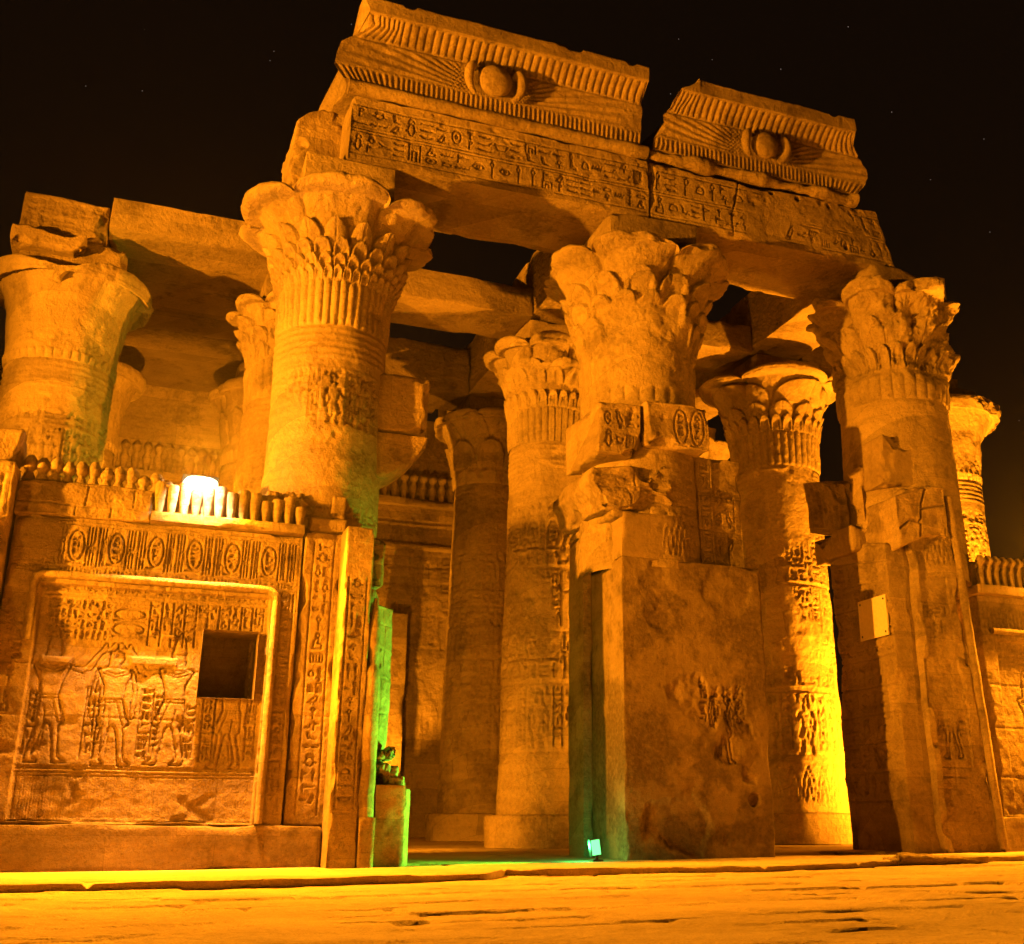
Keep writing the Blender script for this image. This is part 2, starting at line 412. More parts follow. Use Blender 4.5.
def row_text(cv, x0, x1, y0, y1, seed, lw=None, density=1.0):
    r = random.Random(seed); h = y1 - y0; x = x0; lw = lw or max(cv.rx * 1.15, h * 0.045)
    while x < x1 - 0.3 * h:
        k = r.random()
        if k < .5:
            w = h * r.uniform(.42, .75)
            if r.random() < density: glyph(cv, r.randrange(len(GLYPHS)), x, y0, w, h, lw, r.random() < .3)
        elif k < .85:
            w = h * r.uniform(.5, .8)
            for q in (0, 1):
                if r.random() < density: glyph(cv, r.randrange(len(GLYPHS)), x, y0 + q * h * .53, w, h * .44, lw)
        else:
            w = h * r.uniform(.5, .7)
            for q in range(3):
                if r.random() < density: glyph(cv, r.choice([2, 3, 6, 7, 8, 9]), x, y0 + q * h * .35, w, h * .28, lw)
        x += w + h * .14
def col_text(cv, x0, x1, y0, y1, seed, lines=True, lw=None):
    r = random.Random(seed); w = x1 - x0; y = y1; lw = lw or max(cv.rx * 1.1, w * .06)
    if lines: cv.stroke([(x0, y0), (x0, y1)], lw); cv.stroke([(x1, y0), (x1, y1)], lw)
    a = x0 + w * .14; ww = w * .72
    while y > y0 + .3 * w:
        hh = w * r.uniform(.35, .9)
        if y - hh < y0: break
        if r.random() < .35:
            glyph(cv, r.randrange(len(GLYPHS)), a, y - hh, ww * .45, hh * .9, lw); glyph(cv, r.randrange(len(GLYPHS)), a + ww * .55, y - hh, ww * .45, hh * .9, lw)
        else: glyph(cv, r.randrange(len(GLYPHS)), a, y - hh, ww, hh * .88, lw)
        y -= hh + w * .08
def cartouche(cv, x, y, w, h, seed):
    lw = max(cv.rx * 1.2, .012)
    cv.stroke(circ(x + w / 2, y + h / 2, w / 2, h / 2, 18), lw)
    cv.stroke([(x, y - .02), (x + w, y - .02)], lw)
    col_text(cv, x + w * .2, x + w * .8, y + h * .12, y + h * .88, seed, False)

def figure(cv, x, y, h, face=1, arms='down', crown='wig', depth=0.03, kilt=True):
    """a striding figure in sunk relief, feet at (x, y)"""
    m = np.zeros_like(cv.H)
    def q(a, b): return (x + face * a * h, y + b * h)
    def limb(pts, w): cv.stroke([q(*p) for p in pts], w * h, 1.0, m)
    def poly(pts): cv.fill([q(*p) for p in pts], m)
    # legs
    poly([(-.02, .46), (.09, .46), (.115, .28), (.135, .06), (.20, .02), (.20, 0), (.09, 0), (.075, .1), (.05, .27)])
    poly([(-.09, .46), (.03, .46), (-.01, .27), (-.06, .06), (-.01, .02), (-.01, 0), (-.125, 0), (-.115, .1), (-.075, .28)])
    if kilt: poly([(-.095, .55), (.08, .55), (.16, .34), (.12, .31), (-.10, .33)])
    # torso
    poly([(-.085, .53), (.08, .53), (.10, .66), (.15, .79), (.13, .815), (-.13, .815), (-.15, .79), (-.085, .66)])
    poly([(-.03, .80), (.035, .80), (.03, .85), (-.03, .85)])
    cv.fill([q(a, b) for a, b in circ(.01, .895, .055, .06, 14)], m)
    poly([(-.075, .80), (-.03, .80), (-.02, .95), (-.06, .93)])
    if crown == 'tall': poly([(-.07, .93), (.06, .93), (.05, .99), (.02, 1.10), (-.01, 1.13), (-.045, 1.08), (-.06, .98)])
    elif crown == 'disk':
        cv.fill([q(a, b) for a, b in circ(0, 1.03, .075, .07, 14)], m)
    else: poly([(-.07, .9), (-.065, .95), (0, .965), (.06, .95), (.06, .91), (0, .93)])
    m = (m > 0.3).astype(np.float32)
    cv.sunk(m, depth, max(1, 0.020 * h / cv.rx))
    lw = max(cv.rx * .9, .006 * h)
    keep = cv.M.copy(); cv.M[:] = 0
    for pts in ([(-.09, .545), (.085, .545)], [(-.09, .52), (.09, .52)], [(.08, .53), (.13, .33)], [(.03, .53), (.10, .33)], [(-.10, .76), (0, .73), (.10, .76)], [(-.08, .78), (0, .755), (.08, .78)], [(.035, .905), (.055, .905)], [(-.02, .46), (.0, .30), (-.01, .1)], [(-.06, .93), (.06, .925)]):
        cv.stroke([q(*p) for p in pts], lw)
    cv.carve(depth * .45); cv.M[:] = keep
    m = np.zeros_like(cv.H)
    if arms == 'up':
        limb([(.10, .78), (.30, .77), (.40, .98)], .020); limb([(.12, .79), (.24, .745), (.36, .91), (.44, .945)], .022)
        cv.fill([q(a, b_) for a, b_ in circ(.47, .97, .03, .04, 8)], m)
    elif arms == 'down':
        limb([(-.135, .79), (-.165, .62), (-.155, .45), (-.15, .40)], .024); limb([(.135, .79), (.17, .62), (.165, .45), (.17, .40)], .024)
    elif arms == 'offer':
        limb([(.12, .79), (.17, .66), (.33, .74)], .024); limb([(-.12, .79), (-.16, .62), (-.13, .46)], .026)
        limb([(.33, .6), (.33, .95)], .012)
    m = (m > 0.3).astype(np.float32)
    cv.sunk(m, depth * .9, max(1, 0.012 * h / cv.rx))

# ---------------------------------------------------------------- lathes: shafts, capitals, bases
def lathe_grid(R, Z, cx, cy):
    nz, nt_ = R.shape
    th = np.linspace(0, 2 * math.pi, nt_, endpoint=False)
    return np.stack([cx + R * np.cos(th), cy + R * np.sin(th), Z], -1)
def floor_z(x, y):
    return 0.014 * np.clip(x, 0, 15) + 0.018 * np.clip(y, 0, 15)

def make_shaft(parent, cx, cy, z0, z1, r0, r1, seed, res=0.026, plain_zones=(), detail=1.0, mat=None):
    w = 2 * math.pi * (r0 + r1) / 2; h = z1 - z0
    cv = Canvas(w, h, res)
    r = random.Random(seed)
    # necking rings at the top
    yy = h - 0.08
    for k in range(5):
        cv.H += 0.018 * np.exp(-((cv.Y - yy) / .028) ** 2); yy -= 0.115
    top = yy - 0.1
    # registers
    y = 0.25
    for (kind, hh) in (('lotus', .75), ('line', .14), ('fig', 1.35), ('line', .12), ('text', .36), ('cart', .6), ('fig', 1.3), ('line', .10), ('text', .34), ('cart', .7), ('text', .36), ('fig', 1.1), ('text', .34), ('cart', .5), ('text', .3)):
        if y + hh > top: break
        if kind == 'line':
            for q in (0.02, hh * .5, hh - .02): cv.stroke([(0, y + q), (w, y + q)], .02)
            cv.carve(.028)
        elif kind == 'text': row_text(cv, 0.02, w - .05, y + .05, y + hh - .03, r.random(), .018); cv.carve(.044)
        elif kind == 'lotus':
            n = 22
            for i in range(n):
                a = (i + .5) * w / n; ww = w / n * .46
                cv.stroke([(a - ww, y), (a - ww * .7, y + hh * .55), (a, y + hh * .95), (a + ww * .7, y + hh * .55), (a + ww, y)], .014)
                cv.stroke([(a - ww * .5, y), (a, y + hh * .6), (a + ww * .5, y)], .016)
            cv.carve(.030)
        elif kind == 'fig':
            n = max(7, int(w / (hh * .52)))
            for i in range(n):
                a = (i + .4) * w / n + r.uniform(-.03, .03)
                figure(cv, a, y + .05, hh * .83, r.choice((-1, 1)), r.choice(('up', 'down', 'offer')), r.choice(('wig', 'tall', 'disk')), depth=.042)
                col_text(cv, a + w / n * .36, a + w / n * .60, y + hh * .12, y + hh * .98, r.random(), True, .016)
                row_text(cv, a - w / n * .28, a + w / n * .30, y + hh * .88, y + hh * .99, r.random(), .014)
            cv.stroke([(0, y + .03), (w, y + .03)], .018); cv.carve(.042)
        elif kind == 'cart':
            n = 13
            for i in range(n):
                a = (i + .1) * w / n
                cartouche(cv, a, y + .08, w / n * .48, hh - .14, r.random()); row_text(cv, a + w / n * .55, a + w / n * .95, y + .06, y + hh - .3, r.random(), .018)
                cv.stroke([(a + w / n * .62, y), (a + w / n * .68, y + hh)], .02); cv.stroke([(a + w / n * .8, y), (a + w / n * .76, y + hh)], .02)
            cv.carve(.044)
        y += hh
    cv.H *= detail
    # drum joints
    yy = r.uniform(.6, .9)
    while yy < h:
        cv.stroke([(0, yy), (w, yy)], .016, .8); yy += r.uniform(.75, .95)
    cv.carve(.011)
    for a, b in plain_zones:
        k = smooth(a, a + .04, cv.Y + z0 + .04 * fbm(np.stack([cv.X, cv.X * 0, cv.Y], -1), 1.2, 3, seed)) * (1 - smooth(b - .04, b, cv.Y + z0))
        cv.H *= (1 - k); cv.H += k * .004
    cv.wear(seed, .014, 1.1, patches=.012, patch_bias=.55)
    th = cv.X[:, :-1] / w * 2 * math.pi
    t = cv.Y[:, :-1] / h
    R = r0 + (r1 - r0) * t + cv.H[:, :-1]
    P = np.stack([cx + R * np.cos(th), cy + R * np.sin(th), z0 + cv.Y[:, :-1]], -1)
    G = Parts(); G.grid(P, close_u=True)
    return G.build('shaft', mat or M_SHAFT, parent)

def catmull(K, n):
    K = np.array(K, float); d = np.concatenate([[0], np.cumsum(np.hypot(*(np.diff(K, axis=0).T)))])
    s = np.linspace(0, d[-1], n)
    return np.stack([np.interp(s, d, K[:, 0]), np.interp(s, d, K[:, 1])], 1)

def make_capital(parent, cx, cy, z0, z3, r0, R, seed, nl=8, phase=0.0, notch=0.45, tiers=(), flutes=30, flute_h=.8, erosion=0.0, broke=0.0, body_z=None, nth=460, plain_side=None, lobe_pow=.5, rim_drop=.10, rim_t=.12):
    """bell, stems, tiers of petals and overhanging lobes"""
    z1 = z0 + flute_h; z2 = body_z or (z1 + .55 * (z3 - z1))
    dR = R - r0
    K = [(r0, z0), (r0 * 1.05, z1), (r0 * 1.05, z1 + .03), (r0 + .09 * dR, z1 + .35 * (z2 - z1)), (r0 + .24 * dR, z2), (r0 + .42 * dR, z2 + .35 * (z3 - z2)),
         (r0 + .64 * dR, z2 + .66 * (z3 - z2)), (r0 + .90 * dR, z3 - rim_t * 1.5), (R, z3 - rim_t * .95), (R + .03, z3 - rim_t * .6), (R + .02, z3 - .02), (R - .05, z3 + .01), (R * .6, z3 + .03), (.05, z3 + .03)]
    prof = catmull(K, 190)
    # round the polyline a little
    for _ in range(3): prof[1:-1] = .25 * prof[:-2] + .5 * prof[1:-1] + .25 * prof[2:]
    rho = prof[:, 0][:, None]; zz = prof[:, 1][:, None]
    isout = (np.arange(190) <= np.argmax(prof[:, 1] > z3 - .005) + 2)[:, None]
    th = np.linspace(0, 2 * math.pi, nth, endpoint=False)[None, :]
    L = np.abs(np.cos(nl * (th + phase) / 2)) ** lobe_pow
    wc = smooth(z2 - .05, z3 - .2, zz) * smooth(.3 * R, .75 * R, rho)
    wtop = smooth(z3 - .25, z3, zz)
    Rr = rho - wc * notch * dR * (1 - L) + 0 * th
    Zz = zz - wtop * rim_drop * (1 - L) - wtop * .03 + 0 * th
    # rim droop: lobe edges curl slightly downwards between the middle and the sides
    tot = np.zeros_like(Rr)
    # stems
    fl = smooth(z0 + .01, z0 + .05, zz) * (1 - smooth(z1 - .03, z1 + .01, zz))
    tot += fl * .045 * (np.abs(np.cos(flutes * th / 2)) ** .6 - .35)
    for (b0, b1, n, ph, D, style) in tiers:
        zb = z1 + b0 * (z3 - z1); zt = z1 + b1 * (z3 - z1)
        b = (zz - zb) / (zt - zb)
        a = np.mod((th + ph) * n / (2 * math.pi), 1.0) - .5
        lim = .47 * np.sqrt(np.clip(1 - np.clip(b, 0, 1) ** 3.2, 0, 1))
        ins = (np.abs(a) < lim) & (b >= 0) & (b <= 1) & isout
        f = np.abs(a) / np.maximum(lim, 1e-3)
        bb = np.clip(b, 0, 1)
        if style == 'loop':
            d = D * (.55 + .75 * bb) * (1 - .55 * smooth(.75, .55, np.maximum(f, bb * 1.02)))
        elif style == 'leaf':
            d = D * (.35 + .9 * bb) * (1 - .45 * f ** 2) - D * .25 * np.exp(-(a / .02) ** 2)
        else:
            d = D * (.5 + .7 * bb) * (1 - .5 * f ** 2)
        tot = np.where(ins, np.maximum(tot, d), tot)
    if nl > 1:
        tot += wc * .020 * np.abs(np.cos(nl * 7 * (th + phase) / 2)) ** .7 * (rho < R - .02) * smooth(.15, .5, L)
    P = np.stack([Rr * np.cos(th), Rr * np.sin(th), Zz], -1)
    if plain_side is not None:
        a0, a1, za, zb = plain_side
        k = smooth(a0, a0 + .08, np.mod(th, 2 * math.pi)) * (1 - smooth(a1 - .08, a1, np.mod(th, 2 * math.pi))) * smooth(za - .04, za, zz) * (1 - smooth(zb, zb + .03, zz))
        tot = tot * (1 - k) + k * .03
    Rr = Rr + tot
    if erosion:
        e = fbm(P, 1.5, 5, seed)
        Rr = Rr + smooth(z1 - .3, z1 + .3, zz) * (erosion * e - erosion * .35) * (rho > .5 * r0)
        e2 = np.round(fbm(P, 2.2, 2, seed + 3) * 4) / 4
        Rr = Rr + erosion * .5 * e2 * smooth(z1 - .1, z1 + .2, zz) * (rho > .5 * r0)
    if broke:
        f = fbm(np.stack([1.6 * np.cos(th + 0 * zz), 1.6 * np.sin(th + 0 * zz), .5 * Zz], -1), 1.0, 3, seed + 9)
        cut = r0 * 1.05 + dR * np.clip(1.05 - broke * 1.6 * np.clip(f + .12, 0, 1.5), .12, 1.05) + .05 * fbm(P, 4, 3, seed + 2)
        Rr = np.where(zz > z2 - .4, np.minimum(Rr, np.maximum(cut, r0 * .9)), Rr)
        Zz = Zz - smooth(z3 - .3, z3, zz) * broke * .35 * np.clip(f, 0, 1) * (rho > .4 * R)
    P0 = np.stack([Rr * np.cos(th), Rr * np.sin(th), Zz], -1)
    nz = fbm(P0, 3.0, 5, seed + 21) * .011 + fbm(P0, 1.0, 3, seed + 33) * .018 - .05 * np.clip(fbm(P0, 2.6, 4, seed + 44) - .42, 0, 1)
    Rr = Rr + nz * (rho > .3)
    P = np.stack([cx + Rr * np.cos(th), cy + Rr * np.sin(th), Zz], -1)
    G = Parts(); G.grid(P, close_u=True)
    return G.build('capital', M_CAP, parent)

def make_drum(name, parent, cx, cy, z0, z1, r, seed, mat=None, n=120):
    zs = np.array([z0, z0 + .02, (z0 + z1) / 2, z1 - .05, z1 - .015, z1, z1]); rs = np.array([r, r, r, r, r - .012, r - .05, .1])
    th = np.linspace(0, 2 * math.pi, n, endpoint=False)
    zs2 = np.concatenate([np.linspace(z0, z1 - .05, 12), zs[4:]]); rs2 = np.concatenate([np.full(12, r), rs[4:]])
    P = np.stack([rs2[:, None] * np.cos(th), rs2[:, None] * np.sin(th), zs2[:, None] + 0 * th], -1)
    d = fbm(P, 1.6, 4, seed) * .025
    P[..., 0] *= 1 + d / r; P[..., 1] *= 1 + d / r
    P = P + np.array([cx, cy, 0])
    G = Parts(); G.grid(P, close_u=True)
    return G.build(name, mat or M_STONE, parent)

def profile_sweep(name, prof, x0, x1, mat, parent, res=0.02, relief=None, n_front=None, warp=None, seed=0, amp=.01):
    """sweeps a closed (y,z) profile along X; relief(U, s) -> outward height, s = index along the dense profile"""
    prof = np.array(prof, float); n = len(prof)
    xs = axis_pts(x0, x1, res)
    t = np.roll(prof, -1, 0) - np.roll(prof, 1, 0)
    nr = np.stack([t[:, 1], -t[:, 0]], 1); nr /= (np.linalg.norm(nr, axis=1, keepdims=True) + 1e-9)
    ctr = prof.mean(0)
    if ((prof - ctr) * nr).sum() < 0: nr = -nr
    X, _ = np.meshgrid(xs, prof[:, 0]); Y = prof[:, 0][:, None] + 0 * X; Z = prof[:, 1][:, None] + 0 * X
    h = relief(X, Y, Z) if relief is not None else 0 * X
    P0 = np.stack([X, Y, Z], -1)
    h = h + fbm(P0, 1.3, 4, seed) * amp
    Y = Y + nr[:, 0][:, None] * h; Z = Z + nr[:, 1][:, None] * h
    P = np.stack([X, Y, Z], -1)
    if warp: P = warp(P)
    G = Parts()
    P = np.concatenate([P, P[:1]], 0)
    G.grid(P, flip=True)
    G.fan(P[:-1, 0], flip=False); G.fan(P[:-1, -1], flip=True)
    return G.build(name, mat, parent)

def sphere(name, c, rx, ry, rz, mat, parent, seed=0, amp=.02):
    th = np.linspace(0, 2 * math.pi, 40, endpoint=False); ph = np.linspace(-math.pi / 2 + .02, math.pi / 2 - .02, 26)
    T, Fh = np.meshgrid(th, ph)
    D = np.stack([np.cos(Fh) * np.cos(T), np.cos(Fh) * np.sin(T), np.sin(Fh)], -1)
    r = 1 + fbm(D * 1.5 + np.array(c), 1.6, 4, seed) * amp
    P = D * r[..., None] * np.array([rx, ry, rz]) + np.array(c)
    G = Parts(); G.grid(P, close_u=True); return G.build(name, mat, parent)
def tube(name, pts, rad, mat, parent, n=14, seed=0, amp=.008):
    pts = np.array(pts, float); rad = np.broadcast_to(np.array(rad, float), (len(pts),))
    t = np.gradient(pts, axis=0); t /= np.linalg.norm(t, axis=1, keepdims=True)
    up = np.array([0.03, 1.0, 0.02]); a = np.cross(t, up); a /= np.linalg.norm(a, axis=1, keepdims=True); b = np.cross(t, a)
    th = np.linspace(0, 2 * math.pi, n, endpoint=False)
    P = pts[:, None] + rad[:, None, None] * (np.cos(th)[None, :, None] * a[:, None] + np.sin(th)[None, :, None] * b[:, None])
    P = P + (fbm(P, 2.2, 4, seed) * amp)[..., None] * ((P - pts[:, None]) / rad[:, None, None])
    G = Parts(); G.grid(P, close_u=True); G.fan(P[0], True); G.fan(P[-1]); return G.build(name, mat, parent)
def dense(a, b, k): return [tuple(np.array(a) + (np.array(b) - np.array(a)) * i / k) for i in range(k + 1)]

# uraeus (rearing cobra) meshes, made once and shared
def uraeus_mesh(name, h, w, kind):
    zs = np.linspace(0, 1, 15)
    if kind == 'body':      # hooded body, head broken off
        ws = np.interp(zs, [0, .2, .7, .92, 1], [.52, .66, 1.0, 1.02, .95]); ds = np.interp(zs, [0, .4, .8, 1], [.55, .42, .55, .6])
    elif kind == 'full':
        ws = np.interp(zs, [0, .2, .45, .58, .64, .72, .85, 1], [.5, .66, .92, .55, .42, .8, .95, .35]); ds = np.interp(zs, [0, .3, .55, .64, .8, 1], [.5, .45, .5, .42, .85, .3])
    else:                   # only sun disc and neck left
        ws = np.interp(zs, [0, .22, .36, .5, .75, 1], [.95, .7, .45, .85, 1.0, .45]); ds = np.interp(zs, [0, .36, .6, 1], [.3, .35, .85, .35])
    th = np.linspace(0, 2 * math.pi, 14, endpoint=False)
    P = np.stack([ws[:, None] * w * .5 * np.cos(th), ds[:, None] * w * .9 * np.sin(th), (zs * h)[:, None] + 0 * th], -1)
    if kind == 'full': P[..., 1] -= (np.interp(zs, [0, .5, .8, 1], [0, -.02, .08, .05]) * h)[:, None]
    G = Parts(); G.grid(P, close_u=True); G.fan(P[-1])
    return mesh_from(name, np.concatenate(G.V), np.concatenate(G.Q), M_STONE, True, np.concatenate(G.T))
def put_uraeus(mesh, parent, loc, sc=(1, 1, 1), rot=0):
    o = bpy.data.objects.new('uraeus', mesh); COL.objects.link(o); o.parent = parent
    o.location = Vector(loc) - base_of(parent); o.scale = sc; o.rotation_euler = (rot, 0, 0)
    return o
# ================================================================ ground
def joints(X, Y, rowh, seed, width, xlen):
    yy = Y + .10 * fbm(np.stack([X, Y, 0 * X], -1), .35, 2, seed) + .02 * fbm(np.stack([X, Y, 0 * X], -1), 2.1, 2, seed + 4)
    row = np.floor(yy / rowh); fy = yy / rowh - row
    dy = np.minimum(fy, 1 - fy) * rowh
    off = np.mod(np.sin(row * 12.9898 + seed) * 43758.5453, 1.0)
    xx = X / xlen + off * 3.7 + .05 * fbm(np.stack([X, Y, 0 * X], -1), 1.3, 2, seed + 8)
    fx = xx - np.floor(xx); dx = np.minimum(fx, 1 - fx) * xlen
    cell = np.mod(np.sin(row * 78.233 + np.floor(xx) * 37.719 + seed) * 43758.5453, 1.0)
    open_ = smooth(-.15, .25, fbm(np.stack([X, Y, 0 * X], -1), .9, 3, seed + 13))
    g = np.maximum(smooth(width, 0, dy), smooth(width, 0, dx) * .9) * open_
    return g, cell
xs = np.concatenate([-np.geomspace(300, 9.5, 14), axis_pts(-9, 22, .055), np.geomspace(22.5, 300, 12)])
ys = np.concatenate([-np.geomspace(300, 17, 12), axis_pts(-16.4, .6, .034), np.geomspace(1, 300, 14)])
X, Y = np.meshgrid(xs, ys)
g, cell = joints(X, Y, .62, 3, .042, 1.25)
P3 = np.stack([X, Y, 0 * X], -1)
g2 = smooth(.05, .0, np.abs(fbm(P3 * np.array([.45, 1.6, 1]), 1.0, 4, 55))) * smooth(.1, .5, fbm(P3, .5, 3, 71))
Z = -.085 + .014 * np.clip(X, 0, 15) - .075 * g * (.5 + .5 * smooth(-.2, .4, fbm(P3, .35, 2, 303))) - .035 * g2 + .028 * (cell - .5) + .004 * fbm(P3, .7, 4, 5) + .005 * fbm(P3, 4.0, 4, 15) - .012 * np.clip(fbm(P3, 2.6, 4, 19) - .5, 0, 1)
G = Parts(); G.grid(np.stack([X, Y, Z], -1))
tag(G.build('plaza_ground', M_PAVE), kind='structure')

# raised pavement of the temple, broken front kerb
ex = [-30, -3, -1, 2.4, 4.2, 4.7, 6.4, 8.0, 11, 13.8, 18, 40]; ey = [-3.5, -3.6, -3.5, -3.5, -3.2, -2.35, -2.5, -3.0, -2.3, -1.5, -1.2, -1.2]
xs = axis_pts(-14, 26, .06)
ed = np.interp(xs, ex, ey) + .025 * fbm(np.stack([xs, 0 * xs, 0 * xs], -1), 1.3, 4, 91)
tv = np.concatenate([np.linspace(0, 4.5, 95), np.geomspace(4.6, 17, 90)])
X = np.repeat(xs[None], len(tv), 0); Y = ed[None] + tv[:, None]
g, cell = joints(X, Y, 1.05, 19, .04, 1.7)
P3 = np.stack([X, Y, 0 * X], -1)
Z = floor_z(X, Y) - .06 * g + .014 * (cell - .5) + .005 * fbm(P3, .9, 4, 25) - .012 * smooth(.2, 0, tv)[:, None] * (0.6 + fbm(P3, 2.5, 3, 28))
top = np.stack([X, Y, Z], -1)
lip = top[0].copy(); rows = []
for k, (dz, dy) in enumerate(((-.2, .03), (-.09, .02), (-.02, .0))):
    r = lip.copy(); r[:, 2] += dz; r[:, 1] += dy + .03 * fbm(r, 3, 3, 30 + k); rows.append(r)
G = Parts(); G.grid(np.concatenate([np.array(rows), top], 0))
tag(G.build('temple_pavement', M_PAVE), kind='structure')

# loose kerb slabs
for (x, y, w, d, h, a, lab) in ((11.9, .7, 1.1, .5, .08, .05, 'thin loose slab lying flat in the right hand gateway'),
                              (11.2, -2.35, 1.5, .5, .10, -.12, 'long worn kerb slab edging the pavement in front of the right pier')):
    t = thing('kerb_slab', (x, y, float(floor_z(x, y)) - .05), lab, 'slab', 'loose slabs on the pavement')
    c, s_ = math.cos(a), math.sin(a)
    def wp(P, x=x, y=y, c=c, s_=s_):
        Q = P.copy(); dx = P[..., 0] - x; dy = P[..., 1] - y
        Q[..., 0] = x + c * dx - s_ * dy; Q[..., 1] = y + s_ * dx + c * dy; return Q
    z = float(floor_z(x, y)) - .05
    stone_box('slab', (x - w / 2, x + w / 2), (y - d / 2, y + d / 2), (z, z + h), M_PAVE, t, res=.03, amp=.025, chip=.09, seed=int(x * 7), warp=wp)

# ================================================================ left screen wall
wl = thing('screen_wall', (.2, 0.2, 0), 'carved screen wall at the left with a square window and a burning lamp on top', 'wall', 'screen walls between the columns')
def wall_warp(P):
    Q = P.copy(); Q[..., 1] = P[..., 1] + .012 * np.clip(P[..., 2], 0, 6); return Q
stone_box('plinth', (-3.4, 2.74), (-.06, .9), (-.02, .575), M_DARK, wl, res=.035, amp=.014, chip=.05, seed=21)
cv = Canvas(3.92, 4.10, .0125)           # x -1.72..2.20, z .575..4.675
def lx(x): return x + 1.72
def lz(z): return z - .575
# recessed panel
fr = smooth(.0, .02, np.minimum(np.minimum(cv.X - lx(-1.27), lx(1.80) - cv.X), lz(3.72) - cv.Y))
cv.H -= .07 * fr
# base zone of the panel: vertical papyrus stems
for x in np.arange(-1.22, 1.78, .034): cv.stroke([(lx(x), lz(.66)), (lx(x) + .004, lz(1.17))], .013, .55)
cv.carve(.012)
for z in (1.19, 1.235, 1.28, 1.31): cv.stroke([(lx(-1.25), lz(z)), (lx(1.78), lz(z))], .013)
cv.carve(.014)
# the figures
figure(cv, lx(-.98), lz(1.34), 1.62, 1, 'up', 'tall', .026)
figure(cv, lx(-.17), lz(1.32), 1.60, 1, 'down', 'wig', .026)
figure(cv, lx(.62), lz(1.34), 1.62, -1, 'up', 'tall', .026)
figure(cv, lx(1.40), lz(1.32), 1.45, -1, 'down', 'disk', .026)
# columns of text between and above
for k, x in enumerate((-.50, .19, 1.02)):
    col_text(cv, lx(x), lx(x) + .16, lz(1.42), lz(2.35), 30 + k)
for k, x in enumerate(np.arange(.18, 1.72, .155)): col_text(cv, lx(x), lx(x) + .15, lz(3.24) if x > .78 else lz(2.95), lz(3.56), 60 + k)
for k in range(4): row_text(cv, lx(-1.12), lx(-.35), lz(3.00 + .14 * k), lz(3.11 + .14 * k), 80 + k)
cartouche(cv, lx(-.28), lz(3.30), .40, .15, 5); cartouche(cv, lx(-.28), lz(3.08), .40, .17, 6)
for z in (3.58, 3.64): cv.stroke([(lx(-1.2), lz(z)), (lx(1.75), lz(z))], .013)
cv.carve(.020)
# frieze of cartouches above the moulding
x = -1.66; k = 0
while x < 2.08:
    if k % 3 == 1: cartouche(cv, lx(x), lz(4.05), .20, .44, 100 + k); x += .235
    else:
        for q in range(3): cv.stroke([(lx(x + q * .042), lz(3.99 + .01 * q)), (lx(x + q * .042 + .008), lz(4.54))], .012)
        glyph(cv, (k * 5) % len(GLYPHS), lx(x + .02), lz(4.08), .1, .32, .011); x += .145
    k += 1
cv.carve(.022)
for z in (3.96, 4.57, 4.62): cv.stroke([(0, lz(z)), (3.92, lz(z))], .014)
for k in range(9): row_text(cv, lx(-1.62 + .02 * k), lx(-1.42), lz(1.0 + .33 * k), lz(1.25 + .33 * k), 950 + k, .012)
for k, (x, z0_, z1_) in enumerate(((-1.2, 1.45, 2.3), (-.38, 1.5, 2.2), (.36, 1.5, 2.3), (.80, 1.45, 2.15), (1.62, 1.45, 2.2))): col_text(cv, lx(x), lx(x) + .12, lz(z0_), lz(z1_), 970 + k, True, .011)
row_text(cv, lx(-1.6), lx(2.1), lz(3.88), lz(3.95), 990, .010)
row_text(cv, lx(-1.2), lx(1.75), lz(3.66), lz(3.71), 991, .010)
cv.carve(.018)
# edge text strips
col_text(cv, lx(1.95), lx(2.12), lz(.8), lz(3.8), 140); cv.carve(.016)
cv.courses([lz(1.95), lz(2.62), lz(3.3)], .008, 1.5, 4)
cv.wear(3, .012, .9)
for (x0, x1, z0, z1) in ((-.02, .62, 2.66, 2.80), (-1.7, -1.1, 4.0, 4.6), (.35, .55, 3.05, 3.13), (-1.15, -.75, 2.62, 2.74)):   # smooth repairs
    m = smooth(.0, .03, np.minimum(np.minimum(cv.X - lx(x0), lx(x1) - cv.X), np.minimum(cv.Y - lz(z0), lz(z1) - cv.Y)))
    cv.H = cv.H * (1 - m) + m * (-.045 if z1 < 3.7 else .004)
cv.H += -.10 * smooth(.30, .0, np.hypot((cv.X - lx(-1.66)) * 1.3, cv.Y - lz(2.65)) + .08 * fbm(np.stack([cv.X, cv.X * 0, cv.Y], -1), 2.2, 3, 8))
stone_box('carved_panel', (-1.72, 2.20), (.0, .8), (.575, 4.675), M_STONE, wl, res=.05, amp=.006, chip=.035, seed=22, relief={'front': cv}, warp=wall_warp, hole=(.915, 1.665, 2.27, 3.20))
# window recess
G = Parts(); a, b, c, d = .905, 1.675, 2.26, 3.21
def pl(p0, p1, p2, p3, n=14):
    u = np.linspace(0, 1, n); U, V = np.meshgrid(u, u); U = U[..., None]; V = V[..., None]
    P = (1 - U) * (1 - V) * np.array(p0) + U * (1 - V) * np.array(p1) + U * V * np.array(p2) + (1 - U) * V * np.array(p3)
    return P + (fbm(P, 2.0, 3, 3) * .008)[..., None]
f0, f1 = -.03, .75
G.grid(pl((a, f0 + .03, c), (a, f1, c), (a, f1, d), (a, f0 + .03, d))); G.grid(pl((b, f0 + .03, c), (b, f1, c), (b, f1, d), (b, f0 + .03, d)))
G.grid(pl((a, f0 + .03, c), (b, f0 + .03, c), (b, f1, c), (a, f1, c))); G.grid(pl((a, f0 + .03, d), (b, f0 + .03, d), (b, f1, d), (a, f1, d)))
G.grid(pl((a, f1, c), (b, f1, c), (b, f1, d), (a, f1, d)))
wo_ = G.build('window_recess', M_DARK, wl)
